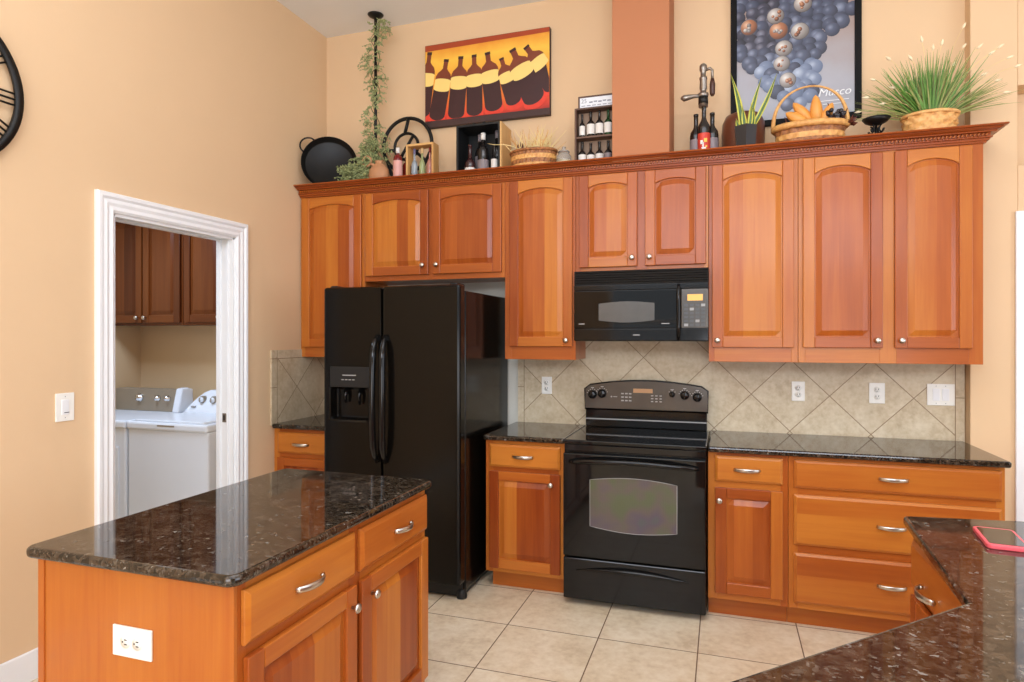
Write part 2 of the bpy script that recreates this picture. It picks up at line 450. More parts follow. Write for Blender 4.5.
# ------------------------------------------------------------------ mesh helper
class MB:
    def __init__(s):
        s.v, s.f, s.t, s.m, s.uv, s.sm = [], [], [], [], [], []

    def face(s, idx, tone=0.5, m=0, uv=None, smooth=False):
        s.f.append(tuple(idx))
        s.t.append(tone)
        s.m.append(m)
        s.uv.append(uv)
        s.sm.append(smooth)

    def add(s, pts):
        b = len(s.v)
        s.v += [tuple(p) for p in pts]
        return b

    def box(s, x0, x1, y0, y1, z0, z1, g='z', tone=None, m=0):
        if tone is None:
            tone = R.random()
        b = s.add([(x0, y0, z0), (x1, y0, z0), (x1, y1, z0), (x0, y1, z0), (x0, y0, z1), (x1, y0, z1), (x1, y1, z1), (x0, y1, z1)])
        fs = [((0, 3, 2, 1), 2), ((4, 5, 6, 7), 2), ((0, 1, 5, 4), 1), ((1, 2, 6, 5), 0), ((2, 3, 7, 6), 1), ((3, 0, 4, 7), 0)]
        ou, ov = R.random() * 9, R.random() * 9
        gi = 'xyz'.index(g)
        for q, nrm in fs:
            idx = [b + i for i in q]
            ax = [a for a in (0, 1, 2) if a != nrm]
            al = gi if gi in ax else ax[1]
            ac = [a for a in ax if a != al][0]
            s.face(idx, tone, m, [(s.v[i][ac] + ou, s.v[i][al] + ov) for i in idx])
        return s

    def prism(s, poly, axis, a0, a1, tone=0.5, m=0, g=None, smooth_side=False):
        """poly: list of 2D points in the two axes other than axis (cyclic order x,y,z)."""
        ax = 'xyz'.index(axis)
        oth = [a for a in (0, 1, 2) if a != ax]
        n = len(poly)
        area2 = sum(poly[i][0] * poly[(i + 1) % n][1] - poly[(i + 1) % n][0] * poly[i][1] for i in range(n))
        flip = (area2 < 0)
        if ax == 1:
            flip = not flip

        def P(p, a):
            r = [0, 0, 0]
            r[ax] = a
            r[oth[0]], r[oth[1]] = p
            return r
        b = s.add([P(p, a0) for p in poly] + [P(p, a1) for p in poly])
        ou, ov = R.random() * 9, R.random() * 9
        gi = 'xyz'.index(g) if g else oth[1]
        ai = oth[0] if gi == oth[1] else oth[1]

        def U(idx):
            return [(s.v[i][ai] + ou, s.v[i][gi] + ov) for i in idx]
        lo = list(range(b, b + n))
        hi = list(range(b + n, b + 2 * n))
        f1 = lo[::-1] if not flip else lo
        f2 = hi if not flip else hi[::-1]
        s.face(f1, tone, m, U(f1))
        s.face(f2, tone, m, U(f2))
        for i in range(n):
            j = (i + 1) % n
            q = [b + i, b + j, b + n + j, b + n + i]
            if flip:
                q = q[::-1]
            s.face(q, tone, m, U(q), smooth_side)
        return s

    def lathe(s, prof, c=(0, 0, 0), seg=24, axis='z', m=0, tone=0.5, sx=1.0, sy=1.0, caps=True, mfun=None):
        """prof: list of (r, h)."""
        n = len(prof)
        base = len(s.v)
        for r, h in prof:
            for k in range(seg):
                a = 2 * PI * k / seg
                p = (r * math.cos(a) * sx, r * math.sin(a) * sy, h)
                if axis == 'y':
                    p = (p[0], p[2], -p[1])
                elif axis == 'x':
                    p = (p[2], p[0], p[1])
                s.v.append((p[0] + c[0], p[1] + c[1], p[2] + c[2]))
        for i in range(n - 1):
            for k in range(seg):
                k2 = (k + 1) % seg
                q = [base + i * seg + k, base + i * seg + k2, base + (i + 1) * seg + k2, base + (i + 1) * seg + k]
                mm = mfun(i) if mfun else m
                s.face(q, tone, mm, [(0.02 * k, prof[i][1]), (0.02 * k + .02, prof[i][1]), (0.02 * k + .02, prof[i + 1][1]), (0.02 * k, prof[i + 1][1])], True)
        if caps:
            if prof[0][0] > 1e-6:
                s.face([base + k for k in range(seg)][::-1], tone, mfun(0) if mfun else m)
            if prof[-1][0] > 1e-6:
                s.face([base + (n - 1) * seg + k for k in range(seg)], tone, mfun(n - 2) if mfun else m)
        return s

    def tube(s, pts, r, seg=8, closed=False, m=0, tone=0.5, flat=None, up=None, caps=True):
        """sweep a circle (or a flat*r ellipse) along pts; r may be a list."""
        P = [Vector(p) for p in pts]
        n = len(P)
        base = len(s.v)
        ref = Vector(up) if up else None
        prev = None
        for i in range(n):
            if closed:
                d = P[(i + 1) % n] - P[i - 1]
            else:
                d = P[min(i + 1, n - 1)] - P[max(i - 1, 0)]
            d.normalize()
            if ref is not None:
                u = ref - d * ref.dot(d)
            elif prev is None:
                u = Vector((0, 0, 1)) if abs(d.z) < 0.9 else Vector((1, 0, 0))
                u = u - d * u.dot(d)
            else:
                u = prev - d * prev.dot(d)
            u.normalize()
            prev = u
            w = d.cross(u)
            rr = r[i] if isinstance(r, (list, tuple)) else r
            r2 = rr * flat if flat else rr
            for k in range(seg):
                a = 2 * PI * (k + 0.5) / seg
                s.v.append(tuple(P[i] + u * (math.cos(a) * rr) + w * (math.sin(a) * r2)))
        last = n if closed else n - 1
        for i in range(last):
            i2 = (i + 1) % n
            for k in range(seg):
                k2 = (k + 1) % seg
                s.face([base + i * seg + k, base + i * seg + k2, base + i2 * seg + k2, base + i2 * seg + k], tone, m, None, seg > 4)
        if not closed and caps:
            s.face([base + k for k in range(seg)][::-1], tone, m)
            s.face([base + (n - 1) * seg + k for k in range(seg)], tone, m)
        return s

    def build(s, name, mats, parent=None, bevel=0.0, loc=(0, 0, 0), rot=(0, 0, 0), subsurf=0, solid=0.0):
        if not isinstance(mats, (list, tuple)):
            mats = [mats]
        me = bpy.data.meshes.new(name)
        me.from_pydata(s.v, [], s.f)
        for mm in mats:
            me.materials.append(M[mm] if isinstance(mm, str) else mm)
        uvl = me.uv_layers.new(name='UVMap')
        at = me.attributes.new('tone', 'FLOAT', 'FACE')
        li = 0
        for i, p in enumerate(me.polygons):
            p.material_index = s.m[i]
            p.use_smooth = s.sm[i]
            at.data[i].value = s.t[i]
            u = s.uv[i]
            for k in range(p.loop_total):
                if u:
                    uvl.data[p.loop_start + k].uv = u[k]
        me.update()
        o = bpy.data.objects.new(name, me)
        o.location, o.rotation_euler = loc, rot
        C.objects.link(o)
        if parent is not None:
            o.parent = parent
        if bevel:
            b = o.modifiers.new('bevel', 'BEVEL')
            b.width = bevel
            b.segments = 2
            b.limit_method = 'ANGLE'
            b.angle_limit = math.radians(40)
            b.use_clamp_overlap = True
        if solid:
            b = o.modifiers.new('solid', 'SOLIDIFY')
            b.thickness = solid
        if subsurf:
            b = o.modifiers.new('sub', 'SUBSURF')
            b.levels = b.render_levels = subsurf
        return o


def tag(o, label, cat, group=None):
    o['label'] = label
    o['category'] = cat
    if group:
        o['group'] = group
    return o


def thing(name, label, cat, loc=(0, 0, 0), rotz=0.0, group=None):
    o = bpy.data.objects.new(name, None)
    o.empty_display_size = 0.05
    C.objects.link(o)
    o.location = loc
    o.rotation_euler = (0, 0, rotz)
    return tag(o, label, cat, group)


def struct(name, mb, mat, bevel=0.0):
    o = mb.build(name, mat, None, bevel)
    o['kind'] = 'structure'
    return o


def text_mesh(s, body, size, origin, m=0, shear=0.0, align='LEFT', depth=0.0004, bold=0.0):
    """lettering standing in the x-z plane, facing -y, appended to a mesh builder"""
    cu = bpy.data.curves.new('lettering', 'FONT')
    cu.body = body
    cu.size = size
    cu.shear = shear
    cu.align_x = align
    cu.offset = bold
    cu.resolution_u = 3
    ob = bpy.data.objects.new('lettering', cu)
    C.objects.link(ob)
    dg = bpy.context.evaluated_depsgraph_get()
    me = bpy.data.meshes.new_from_object(ob.evaluated_get(dg))
    b = s.add([(v.co.x + origin[0], origin[1] - depth, v.co.y + origin[2]) for v in me.vertices])
    for p in me.polygons:
        s.face([b + i for i in p.vertices], 0.5, m)
    bpy.data.objects.remove(ob)
    bpy.data.meshes.remove(me)
    bpy.data.curves.remove(cu)


# ------------------------------------------------------------------ the room
XL, YB, ZT = -2.858, 4.155, 3.76
mb = MB()
mb.box(-5.0, 4.6, -3.7, 4.4, -0.1, 0.0)
struct('floor', mb, 'floor')
mb = MB()
mb.box(-3.0, 4.6, -3.7, 4.4, ZT, ZT + 0.1)
struct('ceiling', mb, 'ceiling')
# left wall with the laundry doorway
mb = MB()
DY0, DY1, DZ = 2.366, 3.194, 2.103
mb.box(-2.98, XL, -3.7, DY0, 0, ZT)
mb.box(-2.98, XL, DY1, 4.30, 0, ZT)
mb.box(-2.98, XL, DY0, DY1, DZ, ZT)
struct('wall_left', mb, 'wall')
mb = MB()
mb.box(XL, 1.274, YB, 4.30, 0, ZT)
struct('wall_back', mb, 'wall')
# wall to the right of the cabinets stands a little forward, with a niche above a white doorway
mb = MB()
YR = 4.075
mb.box(1.274, 1.489, YR, 4.30, 0, ZT)
mb.box(1.489, 2.5, YR, 4.30, 2.832, ZT)
mb.box(1.489, 2.5, YR, 4.30, 2.10, 2.406)
mb.box(1.489, 2.5, YR + 0.15, 4.30, 2.406, 2.832)
mb.box(2.5, 4.6, YR, 4.30, 0, ZT)
mb.box(1.489, 1.50, YR, 4.30, 0, 2.10)
struct('wall_back_right', mb, 'wall', 0.004)
mb = MB()
mb.box(4.5, 4.6, -3.7, 0.0 - 0.9, 0, ZT)
mb.box(4.5, 4.6, 2.6, 4.30, 0, ZT)
mb.box(4.5, 4.6, -0.9, 2.6, 0, 0.7)
mb.box(4.5, 4.6, -0.9, 2.6, 2.8, ZT)
struct('wall_right', mb, 'wall')
mb = MB()
mb.box(-3.0, -1.9, -3.7, -3.6, 0, ZT)
mb.box(2.3, 4.6, -3.7, -3.6, 0, ZT)
mb.box(-1.9, 2.3, -3.7, -3.6, 0, 0.7)
mb.box(-1.9, 2.3, -3.7, -3.6, 2.8, ZT)
struct('wall_rear', mb, 'wall')
# column above the cabinets
mb = MB()
mb.box(-0.627, -0.296, 3.785, YB, 2.531, ZT)
struct('column', mb, 'column', 0.003)
# pale unfinished wall behind the refrigerator
mb = MB()
mb.box(-2.33, -1.33, YB - 0.004, YB, 0, 1.95)
struct('trim_1', mb, 'unpainted')
# backsplash
mb = MB()
mb.box(-1.33, 1.270, YB - 0.012, YB, 0.90, 1.50)
struct('trim_2', mb, 'splash')
mb = MB()
mb.box(XL, XL + 0.012, 3.520, YB, 0.90, 1.402)
struct('trim_3', mb, 'splash_side')
mb = MB()
mb.box(XL, XL + 0.016, -3.6, 2.270, 0, 0.13)
struct('baseboard_left', mb, 'white', 0.004)

# laundry doorway: moulded casing and jambs
mb = MB()
cw = 0.107


def casing_profile(t):
    return [(0.0, 0.000), (0.0, 0.012), (0.012, 0.020), (0.030, 0.016), (0.045, 0.022), (0.062, 0.018), (0.073, 0.026), (0.089, 0.026), (0.095, 0.018), (0.095, 0.0)]


prof = casing_profile(0)
path = [(DY0, 0.0, 0), (DY0, DZ, 1), (DY1, DZ, 2), (DY1, 0.0, 3)]
rings = []
for (py, pz, k) in path:
    ring = []
    for o_, h_ in prof:
        yy = py - o_ if k < 2 else py + o_
        zz = pz + (o_ if k in (1, 2) else 0)
        ring.append((XL + h_, yy, zz))
    rings.append(mb.add(ring))
n = len(prof)
for i in range(3):
    for k in range(n - 1):
        mb.face([rings[i] + k, rings[i + 1] + k, rings[i + 1] + k + 1, rings[i] + k + 1])
struct('trim_4', mb, 'white')
mb = MB()
mb.box(-2.985, XL + 0.001, DY0 - 0.001, DY0 + 0.016, 0, DZ)
mb.box(-2.985, XL + 0.001, DY1 - 0.016, DY1 + 0.001, 0, DZ)
mb.box(-2.985, -2.945, DY0, DY1, DZ - 0.016, DZ + 0.001)
mb.box(-2.895, XL + 0.001, DY0, DY1, DZ - 0.016, DZ + 0.001)
mb.box(-2.945, -2.895, DY0, DY1, DZ - 0.004, DZ + 0.001)
mb.box(-2.955, -2.945, DY1 - 0.026, DY1 - 0.016, 0, DZ)
mb.box(-2.895, -2.885, DY1 - 0.026, DY1 - 0.016, 0, DZ)
struct('trim_5', mb, 'white', 0.002)
t = thing('pocket_door_latch', 'small dark metal latch plate set in the white laundry doorway jamb', 'latch', (-2.92, DY1 - 0.016, 0.965))
mb = MB()
mb.box(-0.014, 0.014, -0.0035, 0.0, 0, 0.055)
mb.build('plate', 'old_metal', t, 0.001)
mb = MB()
mb.box(-0.006, 0.006, -0.005, -0.003, 0.012, 0.043)
mb.build('catch', 'slot', t)

# white door at the far right, with casing
mb = MB()
mb.box(1.476, 1.56, YR - 0.018, YR, 0, 2.16)
mb.box(1.56, 2.47, YR - 0.018, YR, 2.075, 2.16)
mb.box(2.47, 2.55, YR - 0.018, YR, 0, 2.16)
struct('trim_6', mb, 'white', 0.004)
mb = MB()
mb.box(1.55, 2.48, YR + 0.02, YR + 0.06, 0.005, 2.08)
for (zz0, zz1) in ((0.25, 0.95), (1.1, 1.95)):
    for (xx0, xx1) in ((1.66, 1.97), (2.06, 2.37)):
        mb.box(xx0, xx1, YR + 0.012, YR + 0.022, zz0, zz1)
struct('door_1', mb, 'white', 0.004)

# windows behind the camera and in the right wall: frames with muntins
mb = MB()
for xx in (-1.9, -0.53, 0.87, 2.24):
    mb.box(xx, xx + 0.06, -3.66, -3.60, 0.7, 2.8)
for zz in (0.7, 1.72, 2.74):
    mb.box(-1.9, 2.3, -3.66, -3.60, zz, zz + 0.06)
struct('window_1', mb, 'white')
mb = MB()
for yy in (-0.9, 0.82, 2.54):
    mb.box(4.52, 4.58, yy, yy + 0.06, 0.7, 2.8)
for zz in (0.7, 1.72, 2.74):
    mb.box(4.52, 4.58, -0.9, 2.6, zz, zz + 0.06)
struct('window_2', mb, 'white')

# laundry room shell
mb = MB()
mb.box(-4.80, -2.98, YB, 4.30, 0, 2.7)
struct('wall_laundry_back', mb, 'wall_laundry')
mb = MB()
mb.box(-4.80, -4.70, 1.6, YB, 0, 2.7)
struct('wall_laundry_left', mb, 'wall_laundry')
mb = MB()
mb.box(-4.80, -2.98, 1.5, 1.6, 0, 2.7)
struct('wall_laundry_front', mb, 'wall_laundry')
mb = MB()
mb.box(-4.80, -2.98, 1.5, 4.3, 2.6, 2.7)
struct('ceiling_laundry', mb, 'ceiling')


# ------------------------------------------------------------------ cabinetry
def knob(parent, x, y, z, r=0.0155):
    m = MB()
    m.lathe([(0.004, 0.0), (0.0055, 0.001), (0.005, -0.012), (0.009, -0.016), (r, -0.020), (r, -0.024), (r * .8, -0.028), (r * .3, -0.030), (0.0, -0.030)], (x, y, z), 16, 'y')
    return m.build('knob', 'nickel', parent)


def bow(parent, x, y, z, w=0.128):
    m = MB()
    pts, rr = [], []
    for k in range(15):
        t_ = k / 14 * 2 - 1
        pts.append((x + t_ * w / 2, y - 0.004 - 0.026 * (1 - t_ * t_) ** 0.8, z))
        rr.append(0.0105 - 0.0025 * t_ * t_)
    m.tube(pts, rr, 8, flat=0.30, up=(0, 0, 1))
    for sg in (-1, 1):
        m.lathe([(0.0055, 0.0), (0.0055, -0.008)], (x + sg * (w / 2 - 0.006), y, z), 10, 'y')
    return m.build('handle', 'nickel', parent)


def boards(x0, x1, wmin=0.06, wmax=0.11):
    out = [x0]
    while x1 - out[-1] > wmax * 1.2:
        out.append(out[-1] + R.uniform(wmin, wmax))
    out.append(x1)
    return out


def door(parent, x0, x1, z0, z1, arch=0.0, kn=None, wd='wood', sw=0.058, fy=0.0, bias=0.0):
    """five piece raised panel door; kn = (x, z) of its knob"""
    th = 0.02
    m = MB()
    tn = lambda: min(1, max(0, R.random() * 0.85 + bias))
    m.box(x0, x0 + sw, fy - th, fy - 0.001, z0, z1, 'z', tn())
    m.box(x1 - sw, x1, fy - th, fy - 0.001, z0, z1, 'z', tn())
    m.box(x0 + sw, x1 - sw, fy - th + 0.0004, fy - 0.001, z0, z0 + sw, 'x', tn())
    xa, xb = x0 + sw, x1 - sw

    def top(x):
        u = (x - xa) / (xb - xa) * 2 - 1
        return z1 - sw * 0.92 - arch * (1 - math.sqrt(max(0, 1 - (0.78 * u) ** 2))) / (1 - math.sqrt(1 - 0.78 ** 2))
    N = 18
    poly = [(xa + (xb - xa) * k / N, top(xa + (xb - xa) * k / N)) for k in range(N + 1)] + [(xb, z1), (xa, z1)]
    if arch <= 0:
        m.box(xa, xb, fy - th + 0.0004, fy - 0.001, z1 - sw * 0.92, z1, 'x', tn())
    else:
        m.prism(poly, 'y', fy - th + 0.0004, fy - 0.001, tn(), 0, 'x')
    d = m.build('door', wd, parent, 0.0035)
    # panel
    p = MB()
    bv, gap = 0.036, 0.007
    br = boards(xa + bv, xb - bv)
    xs = sorted(set([xa - 0.004, xa + gap, xa + bv] + br[1:-1] + [xb - bv, xb - gap, xb + 0.004] + [xa + bv + (xb - xa - 2 * bv) * k / 14 for k in range(1, 14)]))
    ton = [tn() for _ in br]
    rows = []
    yl, yh = fy - 0.007, fy - 0.0165
    for x in xs:
        xc = min(max(x, xa), xb)
        t_ = top(xc)
        side = x < xa + gap - 1e-6 or x > xb - gap + 1e-6
        inn = xa + bv - 1e-6 <= x <= xb - bv + 1e-6
        zz = [(z0 + sw - 0.004, yl), (z0 + sw + gap, yl), (z0 + sw + bv, yh), (t_ - bv, yh), (t_ - gap, yl), (t_ + 0.004, yl)]
        rows.append([(x, yh if (yy == yh and inn) else yl, z) for z, yy in zz])
    b = [p.add(r) for r in rows]
    offs = [(R.random() * 9, R.random() * 9) for _ in br]
    for i in range(len(xs) - 1):
        xm = (xs[i] + xs[i + 1]) / 2
        bi = 0
        for k in range(len(br) - 1):
            if xm >= br[k]:
                bi = k
        for k in range(5):
            q = [b[i] + k, b[i + 1] + k, b[i + 1] + k + 1, b[i] + k + 1]
            p.face(q, ton[bi], 0, [(p.v[j][0] + offs[bi][0], p.v[j][2] + offs[bi][1]) for j in q])
    p.build('panel', wd, d)
    if kn:
        knob(d, kn[0], fy - th, kn[1])
    return d


def drawer(parent, x0, x1, z0, z1, hx=None, hz=None, wd='wood', fy=0.0, tone=None):
    m = MB()
    tone = R.random() * 0.30 if tone is None else tone
    e, bv = 0.011, 0.014
    rings = [[(x0, fy - .001, z0), (x1, fy - .001, z0), (x1, fy - .001, z1), (x0, fy - .001, z1)],
             [(x0, fy - e, z0), (x1, fy - e, z0), (x1, fy - e, z1), (x0, fy - e, z1)],
             [(x0 + bv, fy - .020, z0 + bv), (x1 - bv, fy - .020, z0 + bv), (x1 - bv, fy - .020, z1 - bv), (x0 + bv, fy - .020, z1 - bv)]]
    bs = [m.add(r) for r in rings]
    ou, ov = R.random() * 9, R.random() * 9
    U = lambda q: [(m.v[j][2] + ou, m.v[j][0] + ov) for j in q]
    for i in range(2):
        for k in range(4):
            k2 = (k + 1) % 4
            q = [bs[i] + k, bs[i] + k2, bs[i + 1] + k2, bs[i + 1] + k]
            m.face(q, tone, 0, U(q))
    # the flat face glued up of one or two boards
    c0 = bs[2]
    if z1 - z0 > 0.2:
        zm = z0 + (z1 - z0) * R.uniform(0.35, 0.65)
        e0 = m.add([(x0 + bv, fy - .020, zm), (x1 - bv, fy - .020, zm)])
        q1, q2 = [c0, c0 + 1, e0 + 1, e0], [e0, e0 + 1, c0 + 2, c0 + 3]
        m.face(q1, tone, 0, U(q1))
        ou += 3.3
        m.face(q2, min(1, tone + R.uniform(0.15, 0.3)), 0, U(q2))
    else:
        q = [c0, c0 + 1, c0 + 2, c0 + 3]
        m.face(q, tone, 0, U(q))
    d = m.build('drawer', wd, parent, 0.002)
    if hx is not None:
        bow(d, hx, fy - 0.020, hz)
    return d


def carcass(parent, w, d, z0, z1, stiles, rails, wd='wood', toe=None, fy=0.0):
    """box body plus a face frame: stiles = [(x0,x1)], rails = [(z0,z1)] spanning between outer stiles"""
    m = MB()
    m.box(0.0015, w - 0.0015, fy + 0.020, fy + d, z0, z1, 'z', 0.45)
    m.build('body', wd, parent)
    f = MB()
    for (a, b) in stiles:
        f.box(a, b, fy, fy + 0.0205, z0, z1, 'z', R.random() * 0.7)
    sx = sorted(stiles)
    for (a, b) in rails:
        for i in range(len(sx) - 1):
            f.box(sx[i][1], sx[i + 1][0], fy + 0.0003, fy + 0.0205, a, b, 'x', R.random() * 0.7)
    f.build('face_frame', wd, parent, 0.0012)
    if toe:
        k = MB()
        k.box(toe[0], toe[1], fy + toe[2], fy + toe[2] + 0.02, 0.0, z0 + 0.001, 'x', 0.35)
        if toe[2] + 0.02 < d:
            k.box(toe[0] + 0.01, toe[1] - 0.01, fy + toe[2] + 0.02, fy + d, 0.0, z0 + 0.001, 'x', 0.5)
        k.build('toe_kick', wd, parent)


def upper(name, label, x0, x1, zb, doors, group=None, y=3.84, zt=2.53, depth=0.313, wd='wood', mids=()):
    t = thing(name, label, 'cabinet', (x0, y, zb), 0, group)
    w, h = x1 - x0, zt - zb
    dd = sorted(doors, key=lambda d: d[0])
    st = [(0, dd[0][0] - x0 + 0.012)]
    for a, b in zip(dd, dd[1:]):
        st.append((a[1] - x0 - 0.012, b[0] - x0 + 0.012))
    st.append((dd[-1][1] - x0 - 0.012, w))
    zb0, zt0 = dd[0][2] - zb, dd[0][3] - zb
    carcass(t, w, depth, 0, h, st, [(0, zb0 + 0.012), (zt0 - 0.012, h)], wd)
    for d in doors:
        door(t, d[0] - x0, d[1] - x0, d[2] - zb, d[3] - zb, d[4], (d[5] - x0, d[6] - zb) if d[5] is not None else None, wd)
    return t


upper('tall_wall_cabinet', 'tall single door wall cabinet in the left corner beside the refrigerator', -2.853, -2.335, 1.350, [(-2.83, -2.355, 1.42, 2.468, 0.026, None, None)])
upper('short_wall_cabinet', 'short two door cherry cabinet above the black refrigerator', -2.333, -1.320, 1.870, [(-2.322, -1.849, 1.905, 2.468, 0.024, -1.885, 1.965), (-1.82, -1.339, 1.905, 2.468, 0.024, -1.785, 1.965)])
upper('tall_wall_cabinet', 'tall single door wall cabinet between refrigerator and microwave', -1.318, -0.860, 1.350, [(-1.285, -0.878, 1.432, 2.472, 0.030, -0.915, 1.47)])
upper('short_wall_cabinet', 'short two door cherry cabinet directly above the microwave', -0.858, -0.081, 1.888, [(-0.836, -0.485, 1.912, 2.472, 0.024, -0.515, 1.962), (-0.439, -0.094, 1.912, 2.472, 0.024, -0.413, 1.962)])
upper('tall_wall_cabinet', 'tall single door wall cabinet just right of the microwave', -0.079, 0.391, 1.350, [(-0.061, 0.369, 1.432, 2.470, 0.036, -0.032, 1.472)])
upper('tall_wall_cabinet', 'wide two door wall cabinet at the right end of the upper row', 0.393, 1.257, 1.350, [(0.415, 0.802, 1.432, 2.470, 0.036, 0.775, 1.472), (0.857, 1.206, 1.432, 2.470, 0.036, 0.887, 1.472)])

# crown moulding with a rope strip, mitred at its right end
t = thing('crown_molding', 'long cherry crown moulding with rope strip topping all upper cabinets', 'moulding', (-2.855, 3.84, 2.478))
cp = [(0.0005, 0.0), (0.010, 0.0), (0.012, 0.008), (0.020, 0.010), (0.022, 0.020), (0.032, 0.022), (0.032, 0.0265), (0.024, 0.0275), (0.024, 0.0455), (0.044, 0.0465), (0.046, 0.052), (0.058, 0.057), (0.066, 0.0635), (0.066, 0.066), (0.082, 0.067), (0.084, 0.071), (0.082, 0.076), (0.0005, 0.076)]
mb = MB()
L = 1.257 + 2.855
ra = mb.add([(0.0, -o_, h_) for o_, h_ in cp])
rb = mb.add([(L + o_, -o_, h_) for o_, h_ in cp])
rc = mb.add([(L + o_, 0.315, h_) for o_, h_ in cp])
n = len(cp)
for a, b, gx in ((ra, rb, 0), (rb, rc, 1)):
    for k in range(n):
        k2 = (k + 1) % n
        q = [a + k, a + k2, b + k2, b + k]
        mb.face(q, 0.85, 0, [(k * .02, mb.v[j][gx]) if j - (a if j in (a + k, a + k2) else b) == k else (k * .02 + .02, mb.v[j][gx]) for j in q])
mb.face([ra + k for k in range(n)][::-1], 0.4)
mb.face([rc + k for k in range(n)], 0.4)
mb.build('profile', 'wood', t)
mb = MB()
px = 0.02
while px < L + 0.02:
    b = mb.add([(px - 0.006, -0.0242, 0.029), (px + 0.003, -0.0242, 0.029), (px + 0.009, -0.0242, 0.044), (px, -0.0242, 0.044),
                (px - 0.004, -0.036, 0.031), (px + 0.002, -0.036, 0.031), (px + 0.007, -0.036, 0.042), (px + 0.001, -0.036, 0.042)])
    for q in ((0, 1, 5, 4), (1, 2, 6, 5), (2, 3, 7, 6), (3, 0, 4, 7), (4, 5, 6, 7)):
        mb.face([b + i for i in q], 0.40, 0, [(0, 0), (.01, 0), (.01, .01), (0, .01)])
    px += 0.0175
mb.build('rope_strip', 'wood', t)

# base cabinets on the back wall
FY = 3.555


def base_unit(name, label, x0, x1, fronts, dep=0.595, toe_left=0.0, toe_right=0.0, stiles=None, rails=None, loc=None, rotz=0):
    w = x1 - x0
    t = thing(name, label, 'cabinet', loc or (x0, FY, 0), rotz)
    st = stiles or [(0, 0.045), (w - 0.035, w)]
    carcass(t, w, dep, 0.104, 0.884, st, rails or [(0.104, 0.150), (0.690, 0.735), (0.855, 0.884)], 'wood', (toe_left, w - toe_right, 0.066))
    for f in fronts:
        if f[0] == 'door':
            door(t, f[1], f[2], f[3], f[4], 0.0, f[5], bias=0.22)
        else:
            drawer(t, f[1], f[2], f[3], f[4], f[5], f[6])
    return t


base_unit('base_cabinet', 'cherry base cabinet with one drawer between refrigerator and range', -1.340, -0.860,
          [('drawer', 0.026, 0.457, 0.727, 0.862, 0.235, 0.794), ('door', 0.026, 0.457, 0.130, 0.702, (0.405, 0.645))], toe_left=0.02)
base_unit('base_cabinet', 'narrow cherry base cabinet with door just right of the range', -0.077, 0.315,
          [('drawer', 0.035, 0.367, 0.730, 0.866, 0.194, 0.798), ('door', 0.035, 0.367, 0.142, 0.697, (0.057, 0.632))])
base_unit('drawer_base_cabinet', 'wide three drawer cherry base cabinet at the right end of the counter', 0.317, 1.250,
          [('drawer', 0.025, 0.918, 0.722, 0.866, 0.470, 0.796), ('drawer', 0.025, 0.918, 0.432, 0.688, 0.462, 0.560), ('drawer', 0.025, 0.918, 0.137, 0.392, 0.462, 0.272)],
          rails=[(0.104, 0.150), (0.385, 0.440), (0.680, 0.735), (0.855, 0.884)])
base_unit('base_cabinet', 'cherry base cabinet in the left corner half hidden by the refrigerator', -2.853, -2.310,
          [('drawer', 0.035, 0.505, 0.722, 0.860, 0.222, 0.785), ('door', 0.035, 0.505, 0.142, 0.692, None)])


def slab(name, label, poly, z0=0.884, z1=0.914, loc=(0, 0, 0), bev=0.010, seg=3):
    m = MB()
    m.prism([(p[0] - loc[0], p[1] - loc[1]) for p in poly], 'z', z0 - loc[2], z1 - loc[2])
    o = m.build(name, 'granite', None, 0)
    o.location = loc
    b = o.modifiers.new('bevel', 'BEVEL')
    b.width, b.segments, b.limit_method, b.angle_limit = bev, seg, 'ANGLE', math.radians(60)
    tag(o, label, 'countertop')
    return o


def rounded(pts, r, n=5):
    """round the listed corners of a polygon: pts = [(x, y, radius?)]"""
    out = []
    N = len(pts)
    for i, p in enumerate(pts):
        rr = p[2] if len(p) > 2 else r
        P, A, B = Vector(p[:2]), Vector(pts[i - 1][:2]), Vector(pts[(i + 1) % N][:2])
        if rr <= 0:
            out.append(tuple(P))
            continue
        da, db = (A - P).normalized(), (B - P).normalized()
        half = math.acos(max(-1, min(1, da.dot(db)))) / 2
        tl = rr / math.tan(half)
        c = P + (da + db).normalized() * (rr / math.sin(half))
        s0, s1 = P + da * tl - c, P + db * tl - c
        a0, a1 = math.atan2(s0.y, s0.x), math.atan2(s1.y, s1.x)
        da_ = (a1 - a0 + PI) % (2 * PI) - PI
        for k in range(n + 1):
            a = a0 + da_ * k / n
            out.append((c.x + rr * math.cos(a), c.y + rr * math.sin(a)))
    return out


slab('countertop', 'dark granite counter between the refrigerator and the range', [(-1.345, 3.517), (-0.856, 3.517), (-0.856, 4.142), (-1.345, 4.142)])
slab('countertop', 'long dark granite counter right of the range under the outlets', rounded([(-0.078, 3.517, 0), (1.266, 3.517, 0.012), (1.266, 4.142, 0), (-0.078, 4.142, 0)], 0))
slab('countertop', 'small dark granite counter in the left corner beside the refrigerator', [(XL + .013, 3.517), (-2.300, 3.517), (-2.300, 4.142), (XL + .013, 4.142)])

